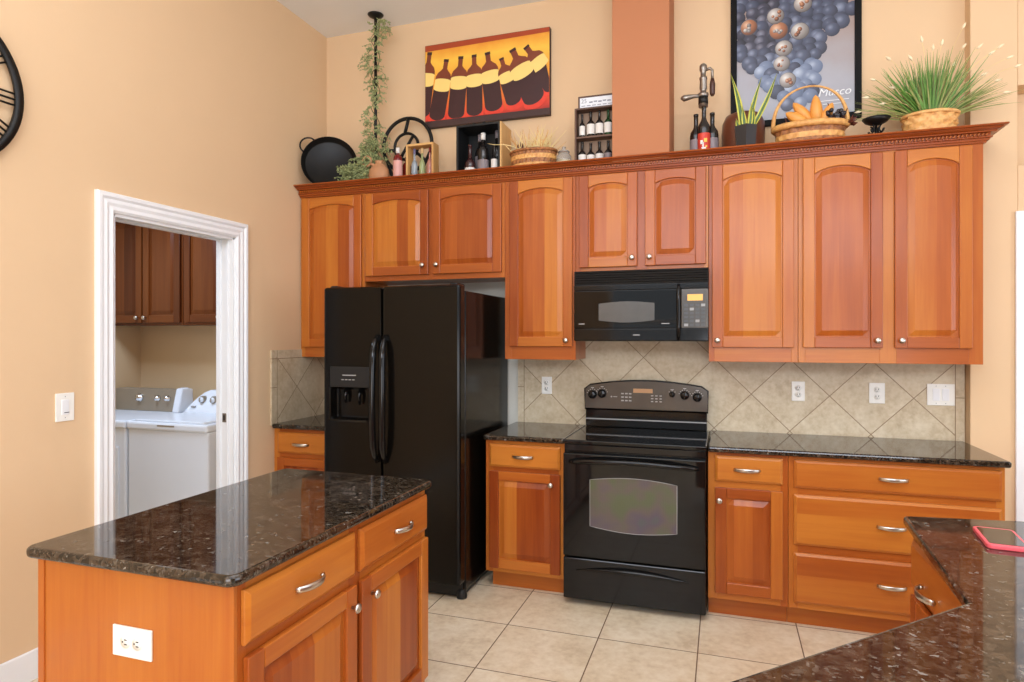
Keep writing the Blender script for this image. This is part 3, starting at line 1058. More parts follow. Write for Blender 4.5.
# island
t = thing('kitchen_island', 'freestanding cherry kitchen island with two drawers and two doors facing right', 'island', (-1.140, 1.283, 0), PI / 2)
wI, dI = 1.043, 0.648
carcass(t, wI, dI, 0.104, 0.884, [(0, 0.03), (0.495, 0.56), (wI - 0.03, wI)], [(0.104, 0.15), (0.682, 0.735), (0.845, 0.884)], 'wood', (0.0, wI, 0.066))
drawer(t, 0.012, 0.512, 0.722, 0.862, 0.262, 0.793, tone=0.12)
drawer(t, 0.543, 1.036, 0.722, 0.862, 0.82, 0.793, tone=0.3)
door(t, 0.018, 0.514, 0.135, 0.692, 0.0, (0.482, 0.632), bias=0.25)
door(t, 0.546, 1.036, 0.135, 0.692, 0.0, (0.602, 0.632), bias=0.1)
mb = MB()
mb.box(-0.012, -0.0005, 0.0, dI, 0.0, 0.884, 'z', 0.24)
mb.build('end_panel', 'wood', t, 0.001)
mb = MB()
mb.box(-0.016, 0.02, dI - 0.006, dI + 0.018, 0.0, 0.884, 'z', 0.35)
mb.build('corner_post', 'wood', t, 0.002)
slab('island_top', 'dark granite top with rounded corners on the kitchen island', rounded([(-1.830, 1.236), (-1.110, 1.236), (-1.110, 2.352), (-1.834, 2.352)], 0.035), 0.886, 0.916, bev=0.012, seg=4)

# peninsula at lower right
base_unit('base_cabinet', 'reddish cherry base cabinet under the granite peninsula at lower right', 0, 0.70,
          [('drawer', 0.045, 0.558, 0.715, 0.862, 0.235, 0.760), ('door', 0.045, 0.558, 0.135, 0.692, (0.5, 0.62))],
          loc=(0.572, 2.322, 0), rotz=-PI / 2, dep=0.60)
mb = MB()
t = thing('corner_base_cabinet', 'angled cherry base cabinet under the near part of the peninsula', 'cabinet', (0.56, 1.60, 0))
mb.prism([(0.0, 0.015), (-0.80, -0.785), (-0.45, -1.15), (1.6, -1.15), (1.6, 0.015)], 'z', 0.104, 0.885, 0.4)
mb.build('body', 'wood', t)
mb = MB()
mb.prism([(0.05, -0.04), (-0.72, -0.81), (-0.45, -1.09), (1.55, -1.09), (1.55, -0.04)], 'z', 0.0, 0.104, 0.4)
mb.build('toe_kick', 'wood', t)
slab('peninsula_top', 'dark speckled granite peninsula counter at the lower right with a phone on it', rounded([(0.549, 2.352, 0.02), (0.503, 1.628, 0.0), (-0.36, 0.762, 0.03), (-0.02, 0.40, 0.03), (2.3, 0.40, 0), (2.3, 2.60, 0)], 0.03), 0.886, 0.916, bev=0.010)

# phone
t = thing('phone', 'phone in a coral pink case lying on the peninsula counter', 'phone', (0.742, 2.140, 0.916), math.radians(-7))
mb = MB()
mb.prism(rounded([(-0.05, -0.094), (0.05, -0.094), (0.05, 0.094), (-0.05, 0.094)], 0.014), 'z', 0.0, 0.013)
mb.build('case', 'phonecase', t, 0.003)
mb = MB()
mb.prism(rounded([(-0.042, -0.082), (0.042, -0.082), (0.042, 0.082), (-0.042, 0.082)], 0.008), 'z', 0.0125, 0.0136)
mb.build('screen', 'phonescreen', t)


# ------------------------------------------------------------------ refrigerator
def recess_box(m, x0, x1, y0, y1, z0, z1, hx0, hx1, hz0, hz1, dep, mi=0, ri=0):
    """box facing -y (front y0) with a rectangular pocket of depth dep"""
    o = m.add([(x0, y0, z0), (x1, y0, z0), (x1, y0, z1), (x0, y0, z1)])
    i = m.add([(hx0, y0, hz0), (hx1, y0, hz0), (hx1, y0, hz1), (hx0, y0, hz1)])
    b = m.add([(hx0, y0 + dep, hz0), (hx1, y0 + dep, hz0), (hx1, y0 + dep, hz1), (hx0, y0 + dep, hz1)])
    k = m.add([(x0, y1, z0), (x1, y1, z0), (x1, y1, z1), (x0, y1, z1)])
    for a in range(4):
        c = (a + 1) % 4
        m.face([o + a, o + c, i + c, i + a], .5, mi)
        m.face([i + a, i + c, b + c, b + a], .5, ri)
        m.face([o + c, o + a, k + a, k + c], .5, mi)
    m.face([b, b + 1, b + 2, b + 3], .5, ri)
    m.face([k + 3, k + 2, k + 1, k], .5, mi)


t = thing('refrigerator', 'tall black side by side refrigerator with ice and water dispenser', 'refrigerator', (-2.275, 3.275, 0))
WF = 0.885
mb = MB()
mb.box(0.004, WF - 0.004, 0.095, 0.845, 0.045, 1.755)
mb.build('body', 'fridge', t, 0.006)
mb = MB()
mb.box(0.02, WF - 0.02, 0.085, 0.80, 0.010, 0.10)
mb.build('base_grille', 'matte', t, 0.003)
mb = MB()
recess_box(mb, 0.0, 0.390, 0.0, 0.085, 0.10, 1.786, 0.052, 0.306, 1.005, 1.190, 0.06)
d1 = mb.build('door', 'fridge', t, 0.014)
mb = MB()
mb.box(0.397, WF, 0.0, 0.085, 0.10, 1.786)
d2 = mb.build('door', 'fridge', t, 0.016)
for d, hx, sg in ((d1, 0.367, -1), (d2, 0.424, 1)):
    mb = MB()
    pts, rr = [], []
    for k in range(17):
        u = k / 16
        e = min(u, 1 - u)
        out = 0.050 * (1 - math.exp(-e * 14))
        pts.append((hx + sg * 0.004 * math.sin(PI * u), -0.006 - out, 0.765 + 0.735 * u))
        rr.append(0.011 + 0.008 * min(1, e * 8))
    mb.tube(pts, rr, 10)
    for z_ in (0.77, 1.47):
        mb.box(hx - 0.012, hx + 0.012, -0.02, 0.0, z_, z_ + 0.025)
    mb.build('handle', 'black', d)
mb = MB()
mb.box(0.048, 0.310, -0.004, 0.0, 1.194, 1.315)
dp = mb.build('dispenser_panel', 'matte', d1, 0.003)
mb = MB()
mb.box(0.135, 0.225, -0.0055, -0.0035, 1.262, 1.268)
for k in range(4):
    mb.box(0.128 + 0.024 * k, 0.144 + 0.024 * k, -0.0055, -0.0035, 1.236, 1.241)
mb.build('indicator', 'legend', d1)
mb = MB()
mb.tube([(0.13, 0.05, 1.18), (0.13, 0.032, 1.14), (0.13, 0.040, 1.10)], [0.014, 0.010, 0.007], 8)
mb.build('spout', 'black', d1)
mb = MB()
mb.tube([(0.225, 0.05, 1.18), (0.225, 0.030, 1.14), (0.225, 0.040, 1.09)], [0.014, 0.010, 0.007], 8)
mb.build('spout', 'black', d1)
mb = MB()
mb.prism([(0.050, 0.0), (0.308, 0.0), (0.30, -0.014), (0.24, -0.024), (0.118, -0.024), (0.058, -0.014)], 'z', 0.992, 1.004)
mb.build('drip_tray', 'black', d1, 0.002)
for hx in (0.03, WF - 0.075):
    mb = MB()
    mb.box(hx, hx + 0.05, 0.02, 0.14, 1.755, 1.797)
    mb.build('hinge_cover', 'matte', t, 0.01)
for hx in (0.05, WF - 0.03):
    mb = MB()
    mb.lathe([(0.03, 0.0), (0.032, 0.012), (0.026, 0.034), (0.024, 0.05)], (hx, 0.10, 0.0), 16)
    mb.build('foot', 'matte', t)

# ------------------------------------------------------------------ range
RX0, RX1 = -0.853, -0.082
t = thing('range', 'black freestanding electric range with smooth glass top and curved control panel', 'range', (RX0, 3.505, 0))
WR = RX1 - RX0
mb = MB()
mb.box(0.003, WR - 0.003, 0.0, 0.63, 0.03, 0.895)
mb.build('body', 'black', t, 0.004)
mb = MB()
mb.box(0.0, WR, -0.022, 0.56, 0.893, 0.918)
mb.build('cooktop', 'blackglass', t, 0.006)
for sx in (0.0, WR - 0.006):
    mb = MB()
    mb.box(sx, sx + 0.006, -0.01, 0.56, 0.9185, 0.922)
    mb.build('side_trim', 'steel', t, 0.001)
mb = MB()
mb.box(0.006, WR - 0.006, -0.012, 0.0, 0.855, 0.892)
mb.build('front_rail', 'black', t, 0.004)
mb = MB()
mb.box(0.004, WR - 0.004, -0.035, -0.001, 0.274, 0.845)
od = mb.build('oven_door', 'blackglass', t, 0.006)
mb = MB()
wx0, wx1, wz0, wz1 = 0.156, 0.621, 0.450, 0.706
pl = []
for k in range(13):
    u = k / 12
    pl.append((wx0 + (wx1 - wx0) * u, wz0 - 0.022 * math.sin(PI * u)))
for k in range(13):
    u = 1 - k / 12
    pl.append((wx0 + (wx1 - wx0) * u, wz1 + 0.020 * math.sin(PI * u)))
mb.prism(pl, 'y', -0.0362, -0.0345)
mb.build('window', 'oven', od)
mb = MB()
mb.tube([(p[0], -0.0365, p[1]) for p in pl], 0.0018, 5, True)
mb.build('window_rim', 'legend', od)
mb = MB()
pts, rr = [], []
for k in range(21):
    u = k / 20 * 2 - 1
    pts.append((WR / 2 + u * 0.345, -0.038 - 0.045 * (1 - abs(u) ** 5), 0.800 + 0.018 * (1 - u * u)))
    rr.append(0.013 if abs(u) < .98 else 0.009)
mb.tube(pts, rr, 10, up=(0, 0, 1), flat=0.8)
mb.build('handle', 'black', od)
mb = MB()
mb.box(0.004, WR - 0.004, -0.030, -0.001, 0.036, 0.264)
sd = mb.build('storage_drawer', 'black', t, 0.006)
mb = MB()
pl = []
for k in range(15):
    u = k / 14
    pl.append((0.10 + 0.56 * u, 0.122 + 0.030 * math.sin(PI * u)))
for k in range(15):
    u = 1 - k / 14
    pl.append((0.10 + 0.56 * u, 0.122 + 0.006 * math.sin(PI * u)))
pts = [(0.08 + 0.60 * k / 20, -0.030 - 0.016 * math.sin(PI * k / 20), 0.198 + 0.022 * math.sin(PI * k / 20)) for k in range(21)]
mb.tube(pts, [0.004 + 0.009 * math.sin(PI * k / 20) for k in range(21)], 10, up=(0, 0, 1))
mb.build('handle', 'black', sd)
mb = MB()
mb.box(0.012, WR - 0.012, 0.545, 0.63, 0.919, 1.04)
mb.build('backsplash_neck', 'black', t, 0.004)
mb = MB()
mb.box(0.014, WR - 0.014, 0.535, 0.545, 0.965, 0.972)
mb.build('vent_lip', 'legend', t, 0.001)
# tilted control panel
pl = [(0.006, 1.030), (WR - 0.006, 1.030)]
N = 20
for k in range(N + 1):
    u = k / N
    x_ = (WR - 0.006) - (WR - 0.012) * u
    e = min(u, 1 - u) * (WR - 0.012)
    pl.append((x_, 1.182 + 0.036 * math.sin(PI * u) - (0.022 * (1 - math.sqrt(max(0, 1 - (1 - min(e, .022) / .022) ** 2))) if e < .022 else 0)))
mb = MB()
mb.prism(pl, 'y', 0.545, 0.63)
bg = mb.build('control_panel', 'panel_reflect', t, 0.004)
mb = MB()
mb.tube([(p[0], 0.546, p[1]) for p in pl], 0.005, 6, True)
mb.build('panel_rim', 'black', bg)
for kx, kz, kr in ((0.056, 1.122, 0.026), (0.118, 1.130, 0.026), (0.553, 1.136, 0.017), (0.628, 1.132, 0.025), (0.702, 1.122, 0.025)):
    mb = MB()
    mb.lathe([(kr * 1.1, 0.0), (kr * 1.08, -0.005), (kr, -0.009), (kr * 0.9, -0.022), (kr * 0.7, -0.025), (0.0, -0.025)], (kx, 0.545, kz), 20, 'y')
    mb.box(kx - 0.004, kx + 0.004, 0.516, 0.521, kz - kr * .8, kz + kr * .8)
    mb.build('knob', 'black', bg)
    mb = MB()
    for a in range(-3, 4):
        if a % 2 == 0 or kr > .02:
            mb.box(kx + math.sin(a * .42) * kr * 1.35 - 0.0022, kx + math.sin(a * .42) * kr * 1.35 + 0.0022, 0.5436, 0.545, kz + math.cos(a * .42) * kr * 1.35 - 0.0022, kz + math.cos(a * .42) * kr * 1.35 + 0.0022)
    mb.box(kx - 0.009, kx + 0.009, 0.5436, 0.545, kz + kr * 1.6, kz + kr * 1.6 + 0.004)
    mb.build('dial_mark', 'legend', bg)
mb = MB()
mb.box(0.315, 0.435, 0.5434, 0.545, 1.140, 1.166)
mb.build('display', 'amberdim', bg)
mb = MB()
for r_ in range(3):
    for c_ in range(3):
        mb.box(0.425 + c_ * 0.026, 0.439 + c_ * 0.026, 0.5434, 0.545, 1.085 + r_ * 0.018, 1.091 + r_ * 0.018)
for r_ in range(3):
    for c_ in range(3):
        mb.box(0.240 + c_ * 0.024, 0.256 + c_ * 0.024, 0.5434, 0.545, 1.085 + r_ * 0.022, 1.093 + r_ * 0.022)
mb.lathe([(0.005, 0.0), (0.005, -0.0014)], (0.178, 0.545, 1.112), 12, 'y')
mb.box(0.19, 0.215, 0.5434, 0.545, 1.110, 1.114)
mb.build('keypad', 'legend', bg)

# ------------------------------------------------------------------ microwave
t = thing('microwave', 'black over the range microwave with amber clock display', 'microwave', (-0.854, 3.765, 1.466))
WM, HM = 0.774, 0.420
mb = MB()
mb.box(0.0, WM, 0.02, 0.374, 0.0, HM)
mb.build('body', 'black', t, 0.003)
mb = MB()
for k in range(6):
    zz = 0.335 + k * 0.0142
    mb.prism([(0.003, zz), (0.022, zz + 0.002), (0.022, zz + 0.010), (-0.002, zz + 0.011)], 'x', 0.002, WM - 0.002)
mb.build('vent_grille', 'matte', t)
mb = MB()
mb.box(0.0, WM, 0.0, 0.02, 0.301, 0.334)
mb.build('upper_band', 'black', t, 0.003)
mb = MB()
mb.box(0.0, 0.602, 0.0, 0.02, 0.076, 0.299)
dr = mb.build('door', 'blackglass', t, 0.003)
mb = MB()
pl = [(0.150, 0.122), (0.150, 0.222)]
for k in range(9):
    u = k / 8
    pl.append((0.152 + 0.324 * u, 0.222 + 0.012 * math.sin(PI * u)))
pl += [(0.476, 0.222), (0.476, 0.122)]
for k in range(9):
    u = 1 - k / 8
    pl.append((0.152 + 0.324 * u, 0.122 - 0.012 * math.sin(PI * u)))
mb.prism(pl, 'y', -0.0012, 0.001)
mb.build('window', 'mwin', dr)
mb = MB()
pts = [(0.612, -0.004 - 0.030 * min(1, 6 * min(k / 14, 1 - k / 14)), 0.012 + 0.312 * k / 14) for k in range(15)]
mb.tube(pts, 0.0115, 10)
mb.build('handle', 'black', dr)
mb = MB()
mb.box(0.03, 0.065, -0.001, 0.001, 0.100, 0.105)
mb.box(0.515, 0.56, -0.001, 0.001, 0.100, 0.105)
mb.build('door_lettering', 'legend', dr)
mb = MB()
mb.box(0.0, WM, 0.0, 0.02, 0.004, 0.073)
bs = mb.build('lower_band', 'black', t, 0.003)
mb = MB()
mb.box(0.352, 0.392, -0.0008, 0.0005, 0.034, 0.039)
mb.build('lettering', 'legend', bs)
mb = MB()
mb.box(0.626, WM, 0.0, 0.02, 0.076, 0.299)
cpn = mb.build('control_panel', 'panel_reflect', t, 0.003)
mb = MB()
mb.box(0.660, 0.744, -0.001, 0.001, 0.232, 0.268)
mb.build('display', 'amber', cpn)
for r_ in range(6):
    for c_ in range(4):
        mb = MB()
        mb.box(0.642 + c_ * 0.031, 0.664 + c_ * 0.031, -0.0012, 0.001, 0.086 + r_ * 0.0225, 0.101 + r_ * 0.0225)
        mb.build('button', 'key' if (r_ * 3 + c_ * 2) % 7 else 'legend', cpn)


# ------------------------------------------------------------------ outlets and switches
def wall_plate(name, label, cat, loc, w, h, rotz=0.0, kind='outlet', group=None, horiz=False):
    t = thing(name, label, cat, loc, rotz, group)
    m = MB()
    m.box(-w / 2, w / 2, -0.006, 0.0, -h / 2, h / 2)
    m.build('cover_plate', 'plate', t, 0.002)
    if kind == 'outlet':
        for s_ in (-1, 1):
            m = MB()
            cx, cz = (s_ * 0.020, 0) if horiz else (0, s_ * 0.020)
            m.lathe([(0.0165, 0.0), (0.0165, -0.008), (0.0, -0.008)], (cx, 0, cz), 16, 'y')
            rc_ = m.build('receptacle', 'plate', t)
            m = MB()
            for dx in (-0.006, 0.006):
                if horiz:
                    m.box(cx - 0.003, cx + 0.006, -0.0087, -0.0075, cz + dx - 0.0014, cz + dx + 0.0014)
                else:
                    m.box(cx + dx - 0.0014, cx + dx + 0.0014, -0.0087, -0.0075, cz - 0.002, cz + 0.007)
            if horiz:
                m.box(cx - 0.0105, cx - 0.0065, -0.0087, -0.0075, cz - 0.002, cz + 0.002)
            else:
                m.box(cx - 0.002, cx + 0.002, -0.0087, -0.0075, cz - 0.0100, cz - 0.0060)
            m.build('slot', 'slot', rc_)
    else:
        nsw = 2 if w > 0.1 else 1
        for i in range(nsw):
            cx = (i - (nsw - 1) / 2) * 0.046
            m = MB()
            m.box(cx - 0.017, cx + 0.017, -0.0085, -0.005, -0.034, 0.034)
            m.build('rocker', 'white', t, 0.0015)
            m = MB()
            for s_ in (-1, 1):
                m.lathe([(0.0025, 0.0), (0.0025, -0.0068)], (cx, 0, s_ * 0.048), 8, 'y')
            m.build('screw', 'legend', t)
    return t


YS = YB - 0.012
wall_plate('outlet', 'single white outlet on the tile between refrigerator and range', 'outlet', (-1.125, YS, 1.166), 0.07, 0.115)
wall_plate('outlet', 'white outlet on the backsplash, nearest the range on its right', 'outlet', (0.423, YS, 1.168), 0.072, 0.116)
wall_plate('outlet', 'white outlet on the backsplash beside the double switch', 'outlet', (0.838, YS, 1.168), 0.08, 0.118)
wall_plate('light_switch', 'double rocker light switch at the right end of the backsplash', 'switch', (1.154, YS, 1.168), 0.134, 0.120, kind='switch')
sw = wall_plate('light_switch', 'white wall switch on the peach wall left of the laundry doorway', 'switch', (XL, 2.124, 1.171), 0.086, 0.128, rotz=PI / 2, kind='switch')
mb = MB()
mb.box(-0.006, 0.016, -0.0105, -0.0085, -0.026, -0.023)
mb.build('slide_tab', 'slot', sw)
wall_plate('outlet', 'horizontal white outlet on the near end of the kitchen island', 'outlet', (-1.462, 1.271, 0.695), 0.132, 0.080, horiz=True)

# ------------------------------------------------------------------ laundry
def laundry_machine(name, label, cat, x0, w, zt, kind):
    t = thing(name, label, cat, (x0, 3.385, 0))
    d = 0.66
    m = MB()
    m.box(0.0, w, 0.0, d, 0.03, zt - 0.05)
    m.build('cabinet', 'appl_white', t, 0.012)
    m = MB()
    m.box(-0.003, w + 0.003, -0.012, d - 0.02, zt - 0.055, zt)
    top = m.build('top', 'appl_white', t, 0.014)
    for fx in (0.05, w - 0.05):
        m = MB()
        m.lathe([(0.022, 0.0), (0.024, 0.01), (0.016, 0.032)], (fx, 0.06, 0), 12)
        m.build('foot', 'matte', t)
    if kind == 'washer':
        m = MB()
        m.box(0.05, w - 0.05, 0.01, 0.46, zt - 0.001, zt + 0.014)
        ld = m.build('lid', 'appl_white', t, 0.008)
        m = MB()
        m.box(w / 2 - 0.075, w / 2 + 0.075, -0.0135, 0.0, zt - 0.026, zt - 0.014)
        m.build('lid_grip', 'appl_grey', top, 0.002)
        # rounded console with dials
        pl = []
        for u in [k / 16 for k in range(17)]:
            pl.append((u * w, zt + 0.175 * min(1, (1 - abs(2 * u - 1) ** 3.2) * 1.15)))
        pl = [(0.0, zt - 0.01)] + pl + [(w, zt - 0.01)]
        b = m = MB()
        nn = len(pl)
        i0 = m.add([(x_, 0.47 + 0.10 * (z_ - zt) / 0.18, z_) for x_, z_ in pl])
        i1 = m.add([(x_, 0.63, z_) for x_, z_ in pl])
        m.face(list(range(i0, i0 + nn)), .5)
        m.face(list(range(i1, i1 + nn))[::-1], .5)
        for k in range(nn):
            m.face([i0 + (k + 1) % nn, i0 + k, i1 + k, i1 + (k + 1) % nn], .5)
        cs = m.build('console', 'appl_white', t, 0.012)
        for kx in (0.150, 0.256, 0.42):
            m = MB()
            m.lathe([(0.028, 0.03), (0.028, -0.004), (0.020, -0.008), (0.019, -0.022), (0.0, -0.024)], (kx, 0.515, zt + 0.105), 20, 'y', mfun=lambda i: 1 if i < 2 else 0)
            m.box(kx - 0.0035, kx + 0.0035, 0.486, 0.494, zt + 0.088, zt + 0.122, m=1)
            m.build('dial', ['appl_white', 'appl_grey'], cs)
        m = MB()
        m.box(w * 0.10, w * 0.15, 0.485, 0.51, zt + 0.045, zt + 0.057)
        m.build('badge', 'legend', cs)
    else:
        m = MB()
        m.box(0.01, w - 0.075, 0.50, 0.60, zt, zt + 0.175)
        cs = m.build('console', 'appl_grey', t, 0.006)
        for kx in (0.265, 0.452, 0.553):
            m = MB()
            rr = 0.032 if kx < w * 0.5 else 0.023
            m.lathe([(rr, 0.0), (rr, -0.008), (rr * .75, -0.012), (rr * .7, -0.03), (0, -0.032)], (kx, 0.50, zt + 0.105), 20, 'y')
            m.build('dial', 'chrome', cs)
        m = MB()
        m.prism([(0.455, zt), (0.50, zt + 0.185), (0.56, zt + 0.19), (0.61, zt + 0.175), (0.61, zt)], 'x', w - 0.072, w - 0.008)
        m.build('console_end_cap', 'appl_white', cs, 0.012)
        m = MB()
        m.box(0.06, w - 0.06, -0.008, 0.0, 0.12, 0.72)
        m.build('door', 'appl_white', t, 0.02)
    return t


laundry_machine('washing_machine', 'white top loading washer nearest the laundry doorway', 'washing machine', -3.945, 0.70, 0.905, 'washer')
laundry_machine('clothes_dryer', 'white dryer with grey control console left of the washer', 'dryer', -4.665, 0.70, 0.905, 'dryer')
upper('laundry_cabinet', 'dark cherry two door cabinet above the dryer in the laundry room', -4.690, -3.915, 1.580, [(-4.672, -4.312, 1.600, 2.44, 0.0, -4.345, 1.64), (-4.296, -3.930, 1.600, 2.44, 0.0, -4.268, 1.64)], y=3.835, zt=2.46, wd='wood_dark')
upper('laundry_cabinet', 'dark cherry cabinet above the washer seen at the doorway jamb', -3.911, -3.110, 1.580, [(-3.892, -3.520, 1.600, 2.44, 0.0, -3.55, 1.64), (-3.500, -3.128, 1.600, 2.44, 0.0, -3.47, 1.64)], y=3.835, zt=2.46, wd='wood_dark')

# ------------------------------------------------------------------ wall clock
t = thing('wall_clock', 'large black iron wall clock with roman numerals at the left edge', 'clock', (XL + 0.02, 1.583, 2.49))
for nm, r0, r1 in (('outer_ring', 0.342, 0.310), ('inner_ring', 0.20, 0.185)):
    mb = MB()
    mb.lathe([(r0, 0.0), (r0, 0.014), (r1, 0.014), (r1, 0.0), (r0, 0.0)], (0, 0, 0), 64, 'x', caps=False)
    mb.build(nm, 'iron', t)
NUM = ['XII', 'I', 'II', 'III', 'IIII', 'V', 'VI', 'VII', 'VIII', 'IX', 'X', 'XI']
for h in range(12):
    a = PI / 2 - h * PI / 6
    mb = MB()
    ch = NUM[h]
    wd_ = 0.024
    for i, c_ in enumerate(ch):
        off = (i - (len(ch) - 1) / 2) * wd_

        def P2(s_, r_):   # s_ across, r_ outward; z is up on the dial and its right side lies along +y
            return (0.006, r_ * math.cos(a) + s_ * math.sin(a), r_ * math.sin(a) - s_ * math.cos(a))
        segs = {'I': [((0, .195), (0, .315))], 'V': [((-.011, .315), (0, .195)), ((.011, .315), (0, .195))], 'X': [((-.011, .315), (.011, .195)), ((.011, .315), (-.011, .195))]}[c_]
        for (s0, r0), (s1, r1) in segs:
            mb.tube([P2(off + s0, r0), P2(off + s1, r1)], 0.0045, 6)
    mb.build('numeral', 'iron', t)
mb = MB()
mb.lathe([(0.03, 0.0), (0.03, 0.02), (0.0, 0.024)], (0, 0, 0), 20, 'x')
for k in range(4):
    a = PI / 4 + k * PI / 2
    mb.tube([(0.004, 0, 0), (0.004, 0.19 * math.cos(a), 0.19 * math.sin(a))], 0.004, 6)
mb.build('hub', 'iron', t)
for ln, a in ((0.16, 2.6), (0.26, 0.9 + PI)):
    mb = MB()
    mb.tube([(0.02, 0, 0), (0.02, ln * math.cos(a), ln * math.sin(a))], [0.008, 0.003], 6)
    mb.build('hand', 'iron', t)

# ------------------------------------------------------------------ pictures
# wine bottle canvas
t = thing('canvas_picture', 'orange canvas picture of a row of wine bottles on the back wall', 'picture', (-2.015, 4.115, 2.975))
PW, PH = 0.918, 0.585
mb = MB()
mb.box(0, PW, 0, 0.039, 0, PH)
mb.build('stretcher', 'canvas_edge', t, 0.003)
mb = MB()
e = -0.0006
b = mb.add([(0.003, e, 0.045), (PW - 0.003, e, 0.045), (PW - 0.003, e, PH - 0.003), (0.003, e, PH - 0.003)])
mb.face([b, b + 1, b + 2, b + 3], .5, 0)
b = mb.add([(0.003, e * 2, PH - 0.045), (PW - 0.003, e * 2, PH - 0.034), (PW - 0.003, e * 2, PH - 0.003), (0.003, e * 2, PH - 0.003)])
mb.face([b, b + 1, b + 2, b + 3], .5, 4)
lay = [2]


def bottle2d(cx, zb, ln, wd_, lean, lab0=0.46, lab1=0.62):
    """painted bottle: body, label, shoulder and neck as flat shapes leaning by an angle"""
    def T(x, z):
        X, Z = cx + x * math.cos(lean) + z * math.sin(lean), zb - x * math.sin(lean) + z * math.cos(lean)
        return min(max(X, 0.004), PW - 0.004), min(max(Z, 0.046), PH - 0.004)

    def shp(pts, m_):
        lay[0] += 1
        pts = list(pts)
        b_ = mb.add([(T(x, z)[0], -0.0006 - 0.00012 * lay[0], T(x, z)[1]) for x, z in pts])
        mb.face([b_ + i for i in range(len(pts))], .5, m_)
    h = wd_ * 0.46
    arc = [(h * math.cos(PI + PI * k / 10), 0.30 * wd_ * math.sin(PI + PI * k / 10)) for k in range(11)]
    shp([(x * 1.12, z - 0.035) for x, z in arc] + [(h, 0.02), (-h, 0.02)], 3)
    shp(arc + [(h, ln * lab1), (-h, ln * lab1)], 1)
    lb = [(h * math.cos(PI + PI * k / 10), ln * lab0 + 0.13 * wd_ * math.sin(PI + PI * k / 10)) for k in range(11)]
    lt = [(h * math.cos(PI * k / 10), ln * lab1 + 0.10 * wd_ * math.sin(PI * k / 10)) for k in range(11)]
    shp([(x, z) for x, z in lt] + [(-h, ln * lab0)] + lb[1:], 2)
    nk = wd_ * 0.125
    shp([(h, ln * lab1), (h * .98, ln * 0.68), (h * .80, ln * 0.745), (h * .48, ln * 0.79), (nk, ln * 0.83), (nk, ln), (-nk, ln), (-nk, ln * 0.83), (-h * .48, ln * 0.79), (-h * .80, ln * 0.745), (-h * .98, ln * 0.68), (-h, ln * lab1)] + lt[::-1][1:-1], 5)
    shp([(nk * 1.15, ln * 0.95), (nk * 1.15, ln), (-nk * 1.15, ln), (-nk * 1.15, ln * 0.95)], 1)


for args in ((-0.02, 0.12, 0.42, 0.13, 0.14), (0.095, 0.085, 0.39, 0.132, 0.19), (0.241, 0.08, 0.395, 0.135, 0.094), (0.380, 0.085, 0.386, 0.128, -0.008), (0.521, 0.105, 0.372, 0.138, -0.124), (0.664, 0.125, 0.308, 0.120, -0.29), (0.935, 0.20, 0.33, 0.150, -0.59), (0.805, 0.13, 0.371, 0.166, -0.416)):
    bottle2d(*args)
mb.build('print', ['winebg', 'wb_body', 'wb_label', 'wb_glow', 'wb_top', 'wb_neck'], t)

# grape poster
t = thing('framed_poster', 'black framed poster of blue grapes behind the handled basket', 'poster', (0.043, 4.128, 2.762))
FW, FH = 0.716, 0.98
mb = MB()
fw_ = 0.036
for a in ((0, FW, 0, fw_, 'x'), (0, FW, FH - fw_, FH, 'x'), (0, fw_, fw_, FH - fw_, 'z'), (FW - fw_, FW, fw_, FH - fw_, 'z')):
    mb.box(a[0], a[1], 0, 0.025, a[2], a[3], a[4])
mb.build('frame', 'frame_black', t, 0.003)
mb = MB()
b = mb.add([(fw_, 0.010, fw_), (FW - fw_, 0.010, fw_), (FW - fw_, 0.010, FH - fw_), (fw_, 0.010, FH - fw_)])
mb.face([b, b + 1, b + 2, b + 3], .5, 0)
ly = [0.0]


def disc(cx, cz, r, m_, tone):
    ly[0] += 0.00002
    n_ = 18
    pts = [(cx + r * math.cos(2 * PI * k / n_), cz + r * math.sin(2 * PI * k / n_)) for k in range(n_)]
    pts = [(min(max(x, fw_), FW - fw_), min(max(z, fw_), FH - fw_)) for x, z in pts]
    b_ = mb.add([(x, 0.0095 - ly[0], z) for x, z in pts])
    mb.face([b_ + k for k in range(n_)], tone, m_, [((x - cx) / r, (z - cz) / r) for x, z in pts])


rg = random.Random(3)
gr = []
# (x fraction, z) cloud: wide at the top, narrowing to the bottom, matching the bunch in the poster
for k in range(20):
    z = 0.115 + 0.040 * k
    def lerp_(tab, z_):
        for (z0_, x0_), (z1_, x1_) in zip(tab, tab[1:]):
            if z0_ <= z_ <= z1_:
                return x0_ + (x1_ - x0_) * (z_ - z0_) / (z1_ - z0_)
        return tab[-1][1]
    xl = lerp_([(0.0, 0.37), (0.16, 0.31), (0.24, 0.22), (0.36, 0.13), (0.44, 0.06), (1.0, 0.05)], z)
    xr = lerp_([(0.0, 0.40), (0.16, 0.46), (0.36, 0.50), (0.48, 0.53), (0.54, 0.60), (0.62, 0.69), (0.72, 0.66), (0.80, 0.60), (1.0, 0.58)], z)
    x = max(xl, 0.05)
    while x < xr:
        gr.append((x + rg.uniform(-.012, .012), z + rg.uniform(-.015, .015), rg.uniform(0.036, 0.046)))
        x += 0.062
rg.shuffle(gr)
gr.sort(key=lambda g_: -g_[1])
for x, z, r in gr:
    m_ = 3 if (x < 0.28 and z > 0.44) or z > 0.72 else (1 if z > 0.36 else 2)
    if rg.random() < 0.25:
        m_ = 1
    disc(x, z, r, m_, rg.random())
